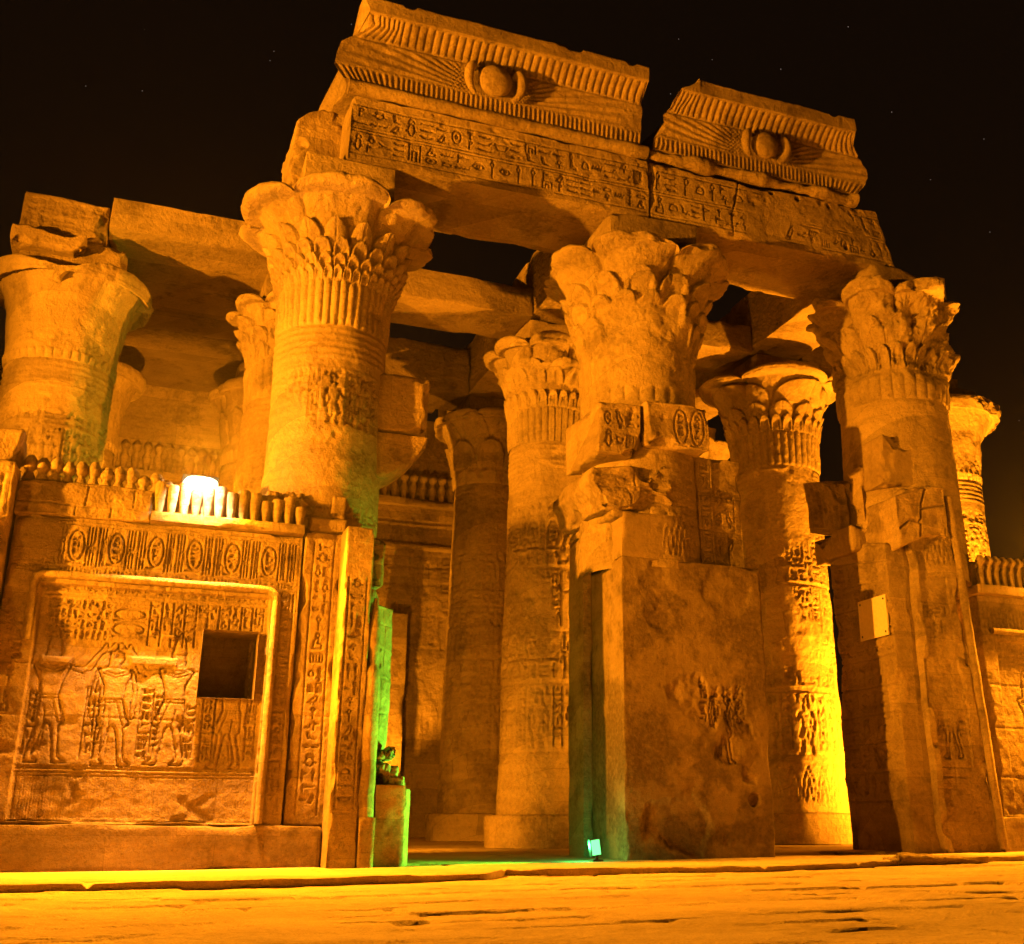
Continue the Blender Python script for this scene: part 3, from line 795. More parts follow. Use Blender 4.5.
# rounded moulding round the panel
zz_ = np.linspace(.6, 3.72, 60)
tube('moulding', [(-1.36, -.02 + .012 * z, z) for z in zz_ if z > 2.9] + [(-1.34, .015, 3.80), (-1.26, .015, 3.83)] + [(x, .015, 3.835) for x in np.linspace(-1.15, 1.72, 70)] + [(1.80, .015, 3.82), (1.855, .01, 3.76)] + [(1.875, -.03 + .012 * z, z) for z in zz_[::-1]], .055, M_STONE, wl, 14, 4, .007)
# cornice zone under and behind the cobras
cv = Canvas(1.95, .60, .014); cv.wear(9, .03, 1.6); cv.courses([.2], .02, .7, 8)
stone_box('worn_cornice', (-1.74, .04), (-.02, .7), (4.68, 5.16), M_BLOCK, wl, res=.03, amp=.03, chip=.08, seed=24, relief={'front': cv})
stone_box('ledge', (.02, 2.19), (-.13, .7), (4.68, 4.82), M_STONE, wl, res=.03, amp=.012, chip=.03, seed=25)
stone_box('cornice_core', (-.02, 2.17), (.07, .7), (4.822, 5.27), M_BLOCK, wl, res=.05, amp=.012, chip=.03, seed=26)
UB = uraeus_mesh('uraeus', .46, .172, 'body'); UD = uraeus_mesh('uraeus', .35, .20, 'disc'); UF = uraeus_mesh('uraeus', .62, .17, 'full')
for i in range(13):
    x = .12 + i * .166
    put_uraeus(UB, wl, (x, .02, 4.822), (1 + .05 * math.sin(i * 4.1), 1, (1.0, .93, 1.04, .84, .97, 1.02, .88, 1, .95, .7, .8, .9, .62)[i]))
for i in range(12):
    x = -1.64 + i * .168
    put_uraeus(UD, wl, (x, .08, 5.15 - .004 * i), (1 + .06 * math.sin(i * 3.3), 1, (1, .95, 1.05, .9, .98, 1.03, .86, .97, 1, .72, .9, .6)[i]))
for (x, z, s) in ((2.02, 5.22, .15), (1.72, 5.24, .11), (1.30, 5.19, .10)):
    sphere('broken_stub', (x, .22, z), s * 1.3, .16, s, M_BLOCK, wl, int(x * 9), .35)
# flat pilaster beside the wall
pw = thing('pilaster', (2.5, .3, 0), 'narrow inscribed pilaster between the left screen wall and the door jamb', 'pilaster')
cv = Canvas(.575, 4.2, .0125)
col_text(cv, .15, .45, .15, 4.05, 201, True, .014); cv.carve(.022); cv.courses([1.5, 3.0, 3.3], .012, 9, 3); cv.wear(12, .016)
stone_box('inscribed_face', (2.225, 2.80), (.06, .8), (.575, 4.78), M_STONE, pw, res=.04, amp=.01, chip=.05, seed=31, relief={'front': cv})
stone_box('broken_head', (2.26, 2.84), (.12, .75), (4.782, 5.02), M_BLOCK, pw, res=.03, amp=.03, chip=.12, seed=32)
stone_box('capping_stub', (2.60, 2.83), (.12, .7), (5.02, 5.40), M_BLOCK, pw, res=.03, amp=.03, chip=.10, seed=33)

# pier at the far left
an = thing('broken_pier', (-2.4, .2, 0), 'broken pier at the left edge with a rough block on top', 'pier')
def anta_warp(P):
    Q = P.copy(); k = (P[..., 0] + 3.6) / 1.6
    Q[..., 0] = P[..., 0] + np.clip(k, 0, 1) * (.06 + np.clip(3.2 - P[..., 2], 0, 4) * .07); return Q
cv = Canvas(1.7, 4.7, .02); cv.courses([.8, 1.6, 2.3, 3.1, 3.9], .02, 1.0, 6); col_text(cv, 1.25, 1.55, .3, 4.5, 77); cv.carve(.02); cv.wear(17, .03, 1.0, patches=.03, patch_bias=.3)
stone_box('shaft', (-3.5, -1.82), (-.30, .9), (.576, 5.3), M_BLOCK, an, res=.05, amp=.02, chip=.07, seed=35, relief={'front': cv}, warp=anta_warp)
stone_box('head_block', (-3.4, -1.74), (-.22, .7), (5.302, 5.78), M_BLOCK, an, res=.04, amp=.04, chip=.14, seed=36)
sphere('broken_torus', (-1.76, -.33, 2.62), .13, .13, .17, M_BLOCK, an, 3, .3)

# ================================================================ left door jamb
jb = thing('door_jamb', (3.2, -.2, 0), 'narrow left door jamb with rounded edge moulding, rubble core and green lit edge', 'jamb', 'jambs of the two gateways')
cv = Canvas(.405, 4.75, .0125); col_text(cv, .07, .33, .8, 4.0, 301, True, .013); cv.carve(.018); cv.wear(31, .012); cv.courses([3.7, 2.6, 1.4, .75], .012, 9, 5)
def jw(P):
    return P
stone_box('pilaster', (2.76, 3.165), (-.45, .5), (-.01, 4.78), M_STONE, jb, res=.03, amp=.008, chip=.035, seed=41, relief={'front': cv}, warp=jw)
tube('torus_moulding', [(3.275 - .004 * z, -.36, z) for z in np.linspace(.68, 3.75, 70)], np.interp(np.linspace(.68, 3.75, 70), [.6, 2.7, 2.8, 2.95, 3.05, 3.5, 3.75], [.11, .105, .05, .055, .1, .085, .05]), M_STONE, jb, 18, 6, .02)
stone_box('torus_foot', (3.175, 3.40), (-.49, .2), (-.01, .69), M_STONE, jb, res=.03, amp=.01, chip=.04, seed=42)
stone_box('plinth_block', (3.405, 3.83), (-.40, .9), (-.01, 1.13), M_STONE, jb, res=.03, amp=.012, chip=.03, seed=43)
def tw(P):
    Q = P.copy(); Q[..., 1] = P[..., 1] + (P[..., 0] - 3.832) * 1.1; return Q
stone_box('broken_edge', (3.832, 3.94), (-.36, .75), (-.01, 1.09), M_BLOCK, jb, res=.025, amp=.02, chip=.06, seed=44, warp=tw)
cv = Canvas(.46, 2.4, .014); cv.courses([.5, .95, 1.4, 1.8, 2.15], .03, .35, 7); cv.wear(44, .035, 2.2)
def core_w(P):
    Q = P.copy(); Q[..., 1] = P[..., 1] + (P[..., 0] - 3.3) * 1.25 * (1 - np.clip((P[..., 1] + .22) / 1.0, 0, 1)); return Q
stone_box('rough_core', (3.28, 3.64), (-.22, .95), (1.13, 3.72), M_BLOCK, jb, res=.025, amp=.06, chip=.09, seed=45, relief={'front': cv}, warp=core_w, cs=3)
rb = random.Random(5)
for k in range(8):
    x0 = 3.36 + rb.random() * .34; z0_ = 1.13 + (k // 3) * .16; w = .12 + .12 * rb.random()
    stone_box('rubble_stone', (x0, x0 + w), (-.30 + .12 * rb.random(), .14), (z0_, z0_ + .13 + .06 * rb.random()), M_BLOCK, jb, res=.022, amp=.05, chip=.09, seed=600 + k, cs=4)
stone_box('broken_shoulder', (3.18, 3.37), (-.30, .5), (3.95, 4.72), M_BLOCK, jb, res=.025, amp=.05, chip=.16, seed=47, cs=2.6)
stone_box('broken_knob', (3.18, 3.36), (-.28, .5), (3.05, 3.93), M_BLOCK, jb, res=.025, amp=.06, chip=.16, seed=48, cs=2.6)

# ================================================================ columns
COLS = {}
def column(cx, cy, label, seed, r0, r1, zneck, zcap, cap, base_r=None, stub=None, plain_zones=(), res=.028, abacus=True, group='columns of the pillared hall', base_h=.62, zab=11.45, zs=None, aw=None):
    zf = float(floor_z(cx, cy)) - .02
    t = thing('column', (cx, cy, zf), label, 'column', group)
    if base_r: make_drum('base', t, cx, cy, zf, zf + base_h, base_r, seed + 1)
    zb = zf + base_h if base_r else zf
    if zs: zb = zs
    make_shaft(t, cx, cy, zb - .002, zneck, r0, r1, seed, res, plain_zones)
    c = make_capital(t, cx, cy, zneck - .01, zcap, r1 * 1.0, seed=seed, **cap)
    if abacus:
        w = aw or r1 * .86
        stone_box('abacus', (cx - w, cx + w), (cy - w, cy + w), (zcap - .12, zab), M_STONE, t, res=.06, amp=.02, chip=.06, seed=seed + 2)
    COLS[(cx, cy)] = t
    return t
LOOPS = ((.30, .62, 16, 0.0, .14, 'leaf'), (.20, .42, 22, .1, .13, 'loop'), (.09, .27, 28, .0, .11, 'loop'), (.0, .15, 40, .05, .09, 'loop'))
c2 = column(2.55, 1.1, 'tall front column by the first gateway with rows of small loops under big capital lobes', 301, .99, .90, 8.28, 10.62,
    dict(R=1.80, nl=6, phase=.663, notch=.40, tiers=LOOPS, flutes=44, flute_h=.80, erosion=.05, broke=.22, rim_drop=.30, rim_t=.15, lobe_pow=.32), res=.024, plain_zones=((5.2, 6.6),), zab=11.44)
stone_box('cornice_stub', (3.02, 4.17), (.62, 1.5), (6.73, 7.76), M_BLOCK, c2, res=.035, amp=.02, chip=.07, seed=51)
def qr(P):
    Q = P.copy(); k = np.clip((P[..., 0] - 3.3) / .87, 0, 1); lim = 5.92 + .62 * k ** 2.2
    Q[..., 2] = 6.68 - (6.68 - P[..., 2]) * (6.68 - lim) / .76; return Q
stone_box('cavetto_stub', (3.03, 4.15), (.60, 1.5), (5.92, 6.68), M_BLOCK, c2, res=.03, amp=.018, chip=.06, seed=52, warp=qr)
c3 = column(8.22, 1.1, 'front column rising from the plastered central pier, its capital half lost above ribbed stems', 331, 1.12, 1.03, 7.70, 10.75,
    dict(R=1.86, nl=6, phase=.95, notch=.40, lobe_pow=.32, tiers=((.42, .70, 12, .1, .13, 'loop'), (.28, .52, 16, 0, .13, 'loop'), (.10, .36, 16, .2, .11, 'loop')), flutes=24, flute_h=.95, erosion=.06, broke=.25, rim_drop=.32, rim_t=.15, plain_side=(3.7, 5.05, 8.0, 9.55)), res=.028, plain_zones=((6.5, 8.6),), zs=4.7)
c4 = column(13.95, 1.1, 'front column above the right gateway pier with the most broken capital', 371, 1.14, 1.06, 8.55, 10.95,
    dict(R=1.80, nl=8, phase=.1, notch=.5, tiers=((.30, .62, 14, 0, .11, 'leaf'), (.05, .33, 24, .1, .10, 'loop')), flutes=30, flute_h=.55, erosion=.20, broke=.75, rim_drop=.25, rim_t=.2), plain_zones=((6.0, 8.5),), zs=5.0)
# second row
column(-1.95, 5.9, 'broad bell capital column behind the left screen wall carrying two architrave blocks', 401, 1.10, .98, 8.90, 10.85,
    dict(R=1.56, nl=4, phase=.9, notch=.18, tiers=(), flutes=40, flute_h=.2, erosion=.02, broke=.22, rim_drop=.45, rim_t=.26), zab=11.40, aw=.95)
column(2.5, 5.9, 'column half hidden behind the tall loop capital column by the first gateway', 411, 1.08, .95, 8.75, 10.95,
    dict(R=1.50, nl=8, phase=.3, notch=.5, tiers=((.42, .75, 10, .1, .15, 'leaf'), (.22, .5, 14, 0, .15, 'loop'), (.02, .28, 22, 0, .10, 'loop')), flutes=34, flute_h=.85, erosion=.08, broke=.2, rim_drop=.2), base_r=1.28)
column(8.2, 5.9, 'column with a palm lobed capital standing on a drum inside the first gateway', 421, .99, .86, 8.55, 10.95,
    dict(R=1.50, nl=8, phase=.30, notch=.45, lobe_pow=.35, tiers=((.34, .68, 8, .39, .12, 'loop'), (.34, .60, 8, .0, .10, 'loop'), (.0, .24, 26, 0, .09, 'loop')), flutes=38, flute_h=.80, erosion=.02, broke=.05, rim_drop=.25, rim_t=.2), base_r=1.22)
column(14.08, 5.9, 'brightly lit column with a wide two tier lobed capital in the right gateway', 431, 1.16, 1.02, 8.65, 11.0,
    dict(R=1.78, nl=4, phase=.25, notch=.55, tiers=((.44, .80, 4, .55, .16, 'leaf'), (.22, .46, 12, .1, .12, 'leaf'), (.0, .26, 26, 0, .09, 'loop')), flutes=40, flute_h=.85, erosion=.02, broke=.08, rim_drop=.22, rim_t=.14, lobe_pow=.35), base_r=1.36)
column(19.0, 5.9, 'plain open bell capital column at the right edge against the night sky', 441, 1.08, .96, 8.9, 10.95,
    dict(R=1.70, nl=1, phase=0, notch=.0, tiers=(), flutes=40, flute_h=.2, erosion=.05, broke=.25, rim_drop=.0, rim_t=.28), zab=11.45, aw=.8)
# third row
column(-1.9, 10.8, 'smooth bell capital column just right of the leftmost column', 451, 1.05, .95, 8.9, 10.9,
    dict(R=1.45, nl=1, phase=0, notch=0, tiers=(), flutes=40, flute_h=.2, erosion=.02, rim_drop=0, rim_t=.22), res=.04, base_r=1.25)
column(2.45, 10.8, 'shadowy column deep in the hall above the wall lamp', 461, 1.05, .95, 8.9, 10.9,
    dict(R=1.45, nl=4, phase=.4, notch=.3, tiers=((.1, .6, 12, 0, .08, 'leaf'),), flutes=40, flute_h=.3, erosion=.02, rim_drop=.1, rim_t=.22), res=.04, base_r=1.25)
column(8.3, 10.9, 'column with a fan leaf bell capital directly left of the palm lobed one', 471, 1.02, .86, 9.05, 10.95,
    dict(R=1.48, nl=8, phase=.1, notch=.12, tiers=((.05, .9, 8, .2, .07, 'leaf'), (.05, .5, 8, .6, .11, 'loop')), flutes=16, flute_h=.35, erosion=.03, rim_drop=.08, rim_t=.2), res=.034, base_r=1.26)
column(14.1, 10.9, 'dim column behind the brightly lit two tier capital column', 481, 1.02, .9, 8.9, 10.95,
    dict(R=1.48, nl=8, phase=.1, notch=.3, tiers=((.05, .6, 12, .2, .07, 'leaf'),), flutes=16, flute_h=.35, erosion=.03, rim_drop=.08), res=.04, base_r=1.26)

# ================================================================ central pier
cp = thing('gateway_pier', (8.6, .6, .1), 'massive central pier patched with smooth plaster between the two gateways', 'pier', 'jambs of the two gateways')
cv = Canvas(2.62, 4.75, .016)
def bl(x, z, r, sd): return smooth(r, r * .55, np.hypot(cv.X - x, (cv.Y - z)) + .25 * r * 2 * fbm(np.stack([cv.X, 0 * cv.X, cv.Y], -1), 1.7, 4, sd))
ol = Canvas(2.62, 4.75, .016)
for (x, z, h, f) in ((1.75, 1.5, 1.3, 1), (2.15, 2.2, 1.0, -1)): figure(ol, x, z, h, f, 'offer', 'disk', .05)
for k in range(5): col_text(ol, 1.35 + k * .22, 1.53 + k * .22, 2.0, 3.2, 410 + k, False); ol.carve(.03)
ol.wear(5, .04, 2.0)
k = np.clip(bl(1.75, 2.35, .55, 3) + bl(2.1, 1.7, .5, 4) + bl(1.2, 2.6, .35, 5), 0, 1)
cv.H = cv.H * (1 - k) + k * (ol.H - .03)
for (x, z, r, sd, d) in ((.7, 4.25, .40, 6, .025), (.62, 3.75, .42, 7, .03), (1.9, 4.3, .45, 8, .02), (.95, .45, .55, 9, .04), (2.28, .95, .10, 12, .07)): cv.H -= d * bl(x, z, r, sd)
cv.wear(6, .008, .8, pits=0)
M_PATCH = stone("sooty_plaster", (0.215, 0.15, 0.09), (0.30, 0.215, 0.13), stain=.8, strata=.5, bump=.4, dark=.42, tint=.25, st0=.475)
stone_box('plastered_face', (7.37, 9.99), (.0, 1.9), (.06, 4.83), M_PATCH, cp, res=.05, amp=.008, chip=.03, seed=61, relief={'front': cv}, skip=())
cvl = Canvas(1.9, .84, .02); cvl.wear(8, .02)
stone_box('plastered_head', (7.37, 8.36), (.004, 1.9), (4.832, 5.62), M_PATCH, cp, res=.04, amp=.01, chip=.03, seed=62)
cvr = Canvas(1.5, 2.1, .014)
for x0 in (.06, .62): 
    cvr.rect(x0, x0 + .26, 0.02, 2.05, .05); col_text(cvr, x0 + .04, x0 + .22, .1, 1.95, int(x0 * 90) + 3, True, .013)
col_text(cvr, .36, .58, .1, 2.0, 501, True); row_text(cvr, .95, 1.42, 1.2, 1.5, 3); row_text(cvr, .95, 1.42, .8, 1.1, 4); row_text(cvr, .95, 1.42, .3, .6, 9)
cvr.carve(.024); cvr.courses([.7, 1.35], .02, .9, 3); cvr.wear(21, .03, 1.5)
stone_box('carved_reveal', (8.37, 9.86), (.30, 1.9), (4.834, 6.86), M_STONE, cp, res=.04, amp=.012, chip=.06, seed=63, relief={'front': cvr})
cvb = Canvas(1.5, 1.2, .016); cvb.courses([.5], .035, .8, 5); cvb.wear(23, .05, 1.8)
def fw(P):
    Q = P.copy(); t = np.clip((8.36 - P[..., 0]) / 1.25, 0, 1); Q[..., 2] = P[..., 2] - .30 * t * smooth(5.9, 6.6, P[..., 2]) + .16 * np.clip(1 - t * 1.2, 0, 1) * smooth(6.2, 5.6, P[..., 2])
    Q[..., 0] = P[..., 0] - .16 * smooth(5.75, 6.2, P[..., 2]) * t; return Q
stone_box('broken_cornice', (7.02, 8.365), (-.05, 2.05), (5.624, 6.62), M_BLOCK, cp, res=.03, amp=.04, chip=.14, seed=64, relief={'front': cvb}, warp=fw)
stone_box('ledge_moulding', (7.22, 7.45), (.02, 2.03), (5.50, 5.63), M_STONE, cp, res=.03, amp=.012, chip=.03, seed=65)
stone_box('door_rebate', (7.20, 7.366), (1.30, 2.0), (.06, 5.48), M_STONE, cp, res=.05, amp=.008, chip=.03, seed=66)
for (x, y, z, lab, sd) in (((6.95, 7.75), (-.05, 1.5), (6.60, 7.50), 'rough inscribed block on the broken left shoulder of the central pier', 71),
                         ((7.80, 9.03), (-.14, 1.2), (6.80, 7.62), 'pale carved block beside the column shaft on top of the central pier', 72)):
    t = thing('stone_block', (sum(x) / 2, sum(y) / 2, z[0]), lab, 'stone block', 'loose blocks on the ruin')
    cvk = Canvas(x[1] - x[0], z[1] - z[0], .016)
    if sd == 71: row_text(cvk, .1, .95, .1, .42, 3); row_text(cvk, .1, .95, .46, .78, 4)
    else:
        cartouche(cvk, .55, .06, .26, .66, 5); cartouche(cvk, .87, .06, .26, .66, 6)
    cvk.carve(.026); cvk.wear(sd, .02, 1.4)
    stone_box('block', x, y, z, M_BLOCK, t, res=.03, amp=.025, chip=.09, seed=sd, relief={'front': cvk})

# ================================================================ right door jamb
rj = thing('door_jamb', (13.9, .8, .2), 'leaning edged right gateway pier with inscribed inner wall, plaque and cracked head stone', 'pier', 'jambs of the two gateways')
cv = Canvas(1.2, 6.5, .0145)
cv.rect(.16, .86, .02, 6.0, -.04)
figure(cv, .55, 1.6, 1.45, -1, 'offer', 'disk', .05); cv.stroke([(.2, 1.45), (.84, 1.45)], .016); cv.stroke([(.2, 1.3), (.84, 1.3)], .016)
for k in range(4): row_text(cv, .2, .82, 3.3 + .26 * k, 3.5 + .26 * k, 620 + k)
for k in range(2): col_text(cv, .22 + k * .5, .40 + k * .5, 2.0, 3.1, 640 + k)
cv.carve(.022)
cv.courses([1.1, 2.4, 3.2, 4.35, 5.3], .014, 2.0, 4); cv.wear(33, .02, 1.0, patches=.035, patch_bias=.30)
def rjw(P):
    Q = P.copy(); z = P[..., 2]; t = (P[..., 0] - 13.27) / 1.22
    Q[..., 0] = P[..., 0] - (.018 + .045 * t) * (z - .2)
    e = np.clip(1 - t * 3.5, 0, 1); Q[..., 0] += e * .10 * np.clip(fbm(P, .9, 4, 88), 0, 1); return Q
stone_box('carved_front', (13.27, 14.49), (.0, .9), (.14, 6.66), M_STONE, rj, res=.05, amp=.015, chip=.07, seed=81, relief={'front': cv}, warp=rjw)
tube('torus_moulding', [(14.53 - .062 * (z - .2), -.02, z) for z in np.linspace(.25, 6.55, 110)], .075, M_STONE, rj, 16, 9, .012)
cvh = Canvas(1.2, .95, .016); cvh.stroke([(.0, .35), (.3, .42), (.52, .3), (.62, .55), (.80, .95)], .03); cvh.stroke([(.52, .3), (.5, .05)], .03); cvh.stroke([(.62, .5), (1.18, .62)], .022); cvh.carve(.06); cvh.wear(34, .06, 1.6)
def hw(P):
    Q = P.copy(); t = np.clip((13.5 - P[..., 0]) / .6, 0, 1); Q[..., 2] = P[..., 2] - .28 * t; return Q
stone_box('cracked_head', (12.86, 14.0), (-.10, .9), (5.72, 6.72), M_BLOCK, rj, res=.03, amp=.03, chip=.10, seed=82, relief={'front': cvh}, warp=hw)
cv = Canvas(1.82, 5.9, .0145)
for k in range(9): row_text(cv, .05, 1.76, 1.0 + .5 * k, 1.38 + .5 * k, 660 + k, .02)
for k in range(10): cv.stroke([(0, .92 + .5 * k), (1.82, .92 + .5 * k)], .018)
cv.carve(.034); cv.H -= .12 * smooth(.9, .3, cv.Y + .3 * fbm(np.stack([cv.X, 0 * cv.X, cv.Y], -1), 1.4, 4, 4)) ; cv.wear(35, .035, 1.3)
def pw_(P):
    Q = P.copy(); t = np.clip((P[..., 1] - .16) / 1.8, 0, 1); Q[..., 2] = np.where(P[..., 2] > 4.5, 4.5 + (P[..., 2] - 4.5) * (.72 + .28 * t), P[..., 2]); Q[..., 0] = P[..., 0] - .004 * P[..., 2]; return Q
stone_box('inscribed_inner_wall', (12.78, 14.2), (.16, 1.98), (.12, 6.02), M_STONE, rj, res=.05, amp=.015, chip=.07, seed=83, relief={'left': cv}, warp=pw_)
G_rib = Canvas(1.2, 1.2, .014)
for y in np.arange(.08, 1.2, .17): G_rib.H += .065 * np.exp(-((G_rib.X - y) / .05) ** 2) * (G_rib.Y > .12)
G_rib.wear(8, .03, 1.6)
G_rf = Canvas(.94, 1.1, .014)
for y in np.arange(.06, .94, .135): G_rf.H += .06 * np.exp(-((G_rf.X - y) / .04) ** 2) * (G_rf.Y > .12)
G_rf.wear(18, .03, 1.6)
def cw(P):
    Q = P.copy(); t = np.clip((P[..., 2] - 6.3) / 1.05, 0, 1); e = np.clip((13.1 - P[..., 0]) / .4, 0, 1); Q[..., 0] = P[..., 0] - .10 * t ** 2 * e; Q[..., 2] = P[..., 2] + (P[..., 1] - 1.85) * .22; return Q
stone_box('ribbed_cornice', (12.66, 13.6), (1.25, 2.45), (6.15, 7.25), M_STONE, rj, res=.03, amp=.03, chip=.10, seed=84, relief={'left': G_rib, 'front': G_rf}, warp=cw)
stone_box('broken_course', (12.60, 13.6), (.9, 2.3), (5.60, 6.14), M_BLOCK, rj, res=.03, amp=.05, chip=.16, seed=85)
stone_box('shoulder_block', (12.74, 13.5), (.75, 1.24), (5.9, 7.3), M_BLOCK, rj, res=.03, amp=.05, chip=.20, seed=86)
# plaque screwed to the inner wall
pt = thing('plaque', (12.7, .7, 4.25), 'pale rectangular plaque screwed to the inner wall of the right gateway', 'plaque')
G = Parts()
def box_grid(G, x, y, z):
    for p in (((x[0], y[0], z[0]), (x[1], y[0], z[0]), (x[1], y[0], z[1]), (x[0], y[0], z[1])), ((x[1], y[1], z[0]), (x[0], y[1], z[0]), (x[0], y[1], z[1]), (x[1], y[1], z[1])),
              ((x[0], y[1], z[0]), (x[0], y[0], z[0]), (x[0], y[0], z[1]), (x[0], y[1], z[1])), ((x[1], y[0], z[0]), (x[1], y[1], z[0]), (x[1], y[1], z[1]), (x[1], y[0], z[1])),
              ((x[0], y[0], z[1]), (x[1], y[0], z[1]), (x[1], y[1], z[1]), (x[0], y[1], z[1])), ((x[0], y[1], z[0]), (x[1], y[1], z[0]), (x[1], y[0], z[0]), (x[0], y[0], z[0]))):
        a = np.array(p); G.grid(np.array([[a[0], a[1]], [a[3], a[2]]]))
box_grid(G, (12.705, 12.735), (.24, 1.09), (3.90, 4.64)); G.build('plate', M_PLATE, pt, False)
for (y, z) in ((.31, 3.97), (1.02, 3.97), (.31, 4.57), (1.02, 4.57)):
    sphere('screw', (12.703, y, z), .012, .022, .022, M_METAL, pt, 1, 0)
# plain block on the right pier
t = thing('stone_block', (13.6, .9, 6.75), 'smooth squared block wedged between the right pier and its column', 'stone block', 'loose blocks on the ruin')
stone_box('block', (12.86, 14.40), (.12, 1.3), (6.73, 7.72), M_PLAST, t, res=.035, amp=.02, chip=.12, seed=91)

# ================================================================ right screen wall
wr = thing('screen_wall', (17, .3, .2), 'screen wall at the right edge topped by a complete row of cobras', 'wall', 'screen walls between the columns')
stone_box('plinth', (14.6, 19.4), (.02, .9), (.1, .78), M_STONE, wr, res=.04, amp=.014, chip=.05, seed=93)
cv = Canvas(4.7, 4.1, .02)
fr = smooth(.0, .03, np.minimum(np.minimum(cv.X - .3, 4.4 - cv.X), 3.25 - cv.Y)); cv.H -= .07 * fr
for k, x in enumerate((.95, 1.9, 2.9, 3.8)): figure(cv, x, .75, 1.75, -1 if k % 2 else 1, ('up', 'down')[k % 2], 'tall', .045)
for k in range(18): col_text(cv, .4 + k * .22, .58 + k * .22, 2.7, 3.15, 700 + k)
for x in np.arange(.1, 4.6, .09): cv.stroke([(x, 3.45), (x, 3.85)], .018, .8)
cv.carve(.022); cv.courses([.7, 1.6, 2.4], .012, 1.5, 6); cv.wear(41, .016, .9)
stone_box('carved_panel', (14.68, 19.3), (.06, .85), (.782, 4.75), M_STONE, wr, res=.06, amp=.008, chip=.04, seed=94, relief={'front': cv}, warp=wall_warp)
tube('moulding', [(x, .07, 4.08) for x in np.linspace(14.9, 19.1, 60)], .06, M_STONE, wr, 12, 4, .01)
stone_box('ledge', (14.6, 19.4), (-.10, .85), (4.752, 4.92), M_STONE, wr, res=.04, amp=.012, chip=.03, seed=95)
stone_box('cornice_core', (14.62, 19.3), (.14, .85), (4.922, 5.42), M_BLOCK, wr, res=.06, amp=.012, chip=.03, seed=96)
for i in range(26): put_uraeus(UF, wr, (14.74 + i * .178, .03, 4.92), (1, 1, .92))

# ================================================================ front architrave and cornice
def make_lintel_relief(w, seed):
    c = Canvas(w, 1.30, .0135)
    for y in (.16, .60, .66, 1.12): c.stroke([(0, y), (w, y)], .014)
    row_text(c, .08, w - .05, .22, .56, seed, .016); row_text(c, .06, w - .05, .71, 1.09, seed + 1, .016)
    c.carve(.030); c.wear(seed, .014, .7, patches=.006, patch_bias=.45); return c
la = thing('architrave', (5.3, 1.2, 11.45), 'long hieroglyph architrave block over the first gateway under the larger cornice', 'architrave', 'front architrave blocks')
def ll(P):
    Q = P.copy(); return Q
stone_box('inscribed_beam', (2.46, 8.17), (.30, 2.2), (11.45, 12.75), M_STONE, la, res=.06, amp=.010, chip=.045, seed=101, relief={'front': make_lintel_relief(5.71, 801)})
tx = np.linspace(2.38, 8.12, 150)
tube('torus_moulding', [(x, .26, 12.87) for x in tx], .125 + .012 * fbm(np.stack([tx, 0 * tx, 0 * tx], -1), 2, 3, 5), M_STONE, la, 18, 3, .02)
lb = thing('architrave', (10.8, 1.2, 11.45), 'hieroglyph architrave block over the second gateway with a ragged right end', 'architrave', 'front architrave blocks')
def lbw(P):
    Q = P.copy(); z = P[..., 2]; lim = np.interp(z, [11.4, 12.2, 12.55, 12.75], [13.85, 13.62, 13.5, 13.35]) + .07 * fbm(P, 2.0, 3, 7)
    Q[..., 0] = np.where(P[..., 0] > 12, 12 + (P[..., 0] - 12) * (lim - 12) / 1.85, P[..., 0]); return Q
cvl = make_lintel_relief(5.66, 811)
cvl.stroke([(1.95, 1.3), (1.88, .9), (1.75, .5), (1.8, 0)], .022); cvl.carve(.04)
for (x, y) in ((2.7, 1.22), (3.3, 1.21), (4.1, 1.18), (4.75, 1.12), (4.4, .3)): cvl.H -= .12 * smooth(.07, .03, np.hypot(cvl.X - x, cvl.Y - y))
stone_box('inscribed_beam', (8.19, 13.85), (.31, 2.2), (11.45, 12.75), M_STONE, lb, res=.06, amp=.012, chip=.06, seed=102, relief={'front': cvl}, warp=lbw)
tx = np.linspace(8.2, 12.85, 130)
tube('torus_moulding', [(x, .27, 12.86) for x in tx], .115 + .03 * fbm(np.stack([tx, 0 * tx, 0 * tx], -1), 2.2, 3, 15), M_STONE, lb, 16, 8, .05)
def cornice_profile(y0=.20, z0=12.97):
    p = [(y0 - .13 * a ** 1.6, z0 + .83 * a) for a in np.linspace(0, 1, 50)]
    p += [(y0 - .13 - .30 * a ** 1.35, z0 + .83 + .29 * a ** .85) for a in np.linspace(0, 1, 28)][1:]
    p += dense((-.23, 14.09), (-.29, 14.10), 3)[1:] + dense((-.29, 14.10), (-.28, 14.41), 12)[1:] + dense((-.28, 14.41), (1.9, 14.41), 14)[1:] + dense((1.9, 14.41), (1.9, 12.97), 8)[1:] + dense((1.9, 12.97), (y0, z0), 10)[1:-1]
    return p
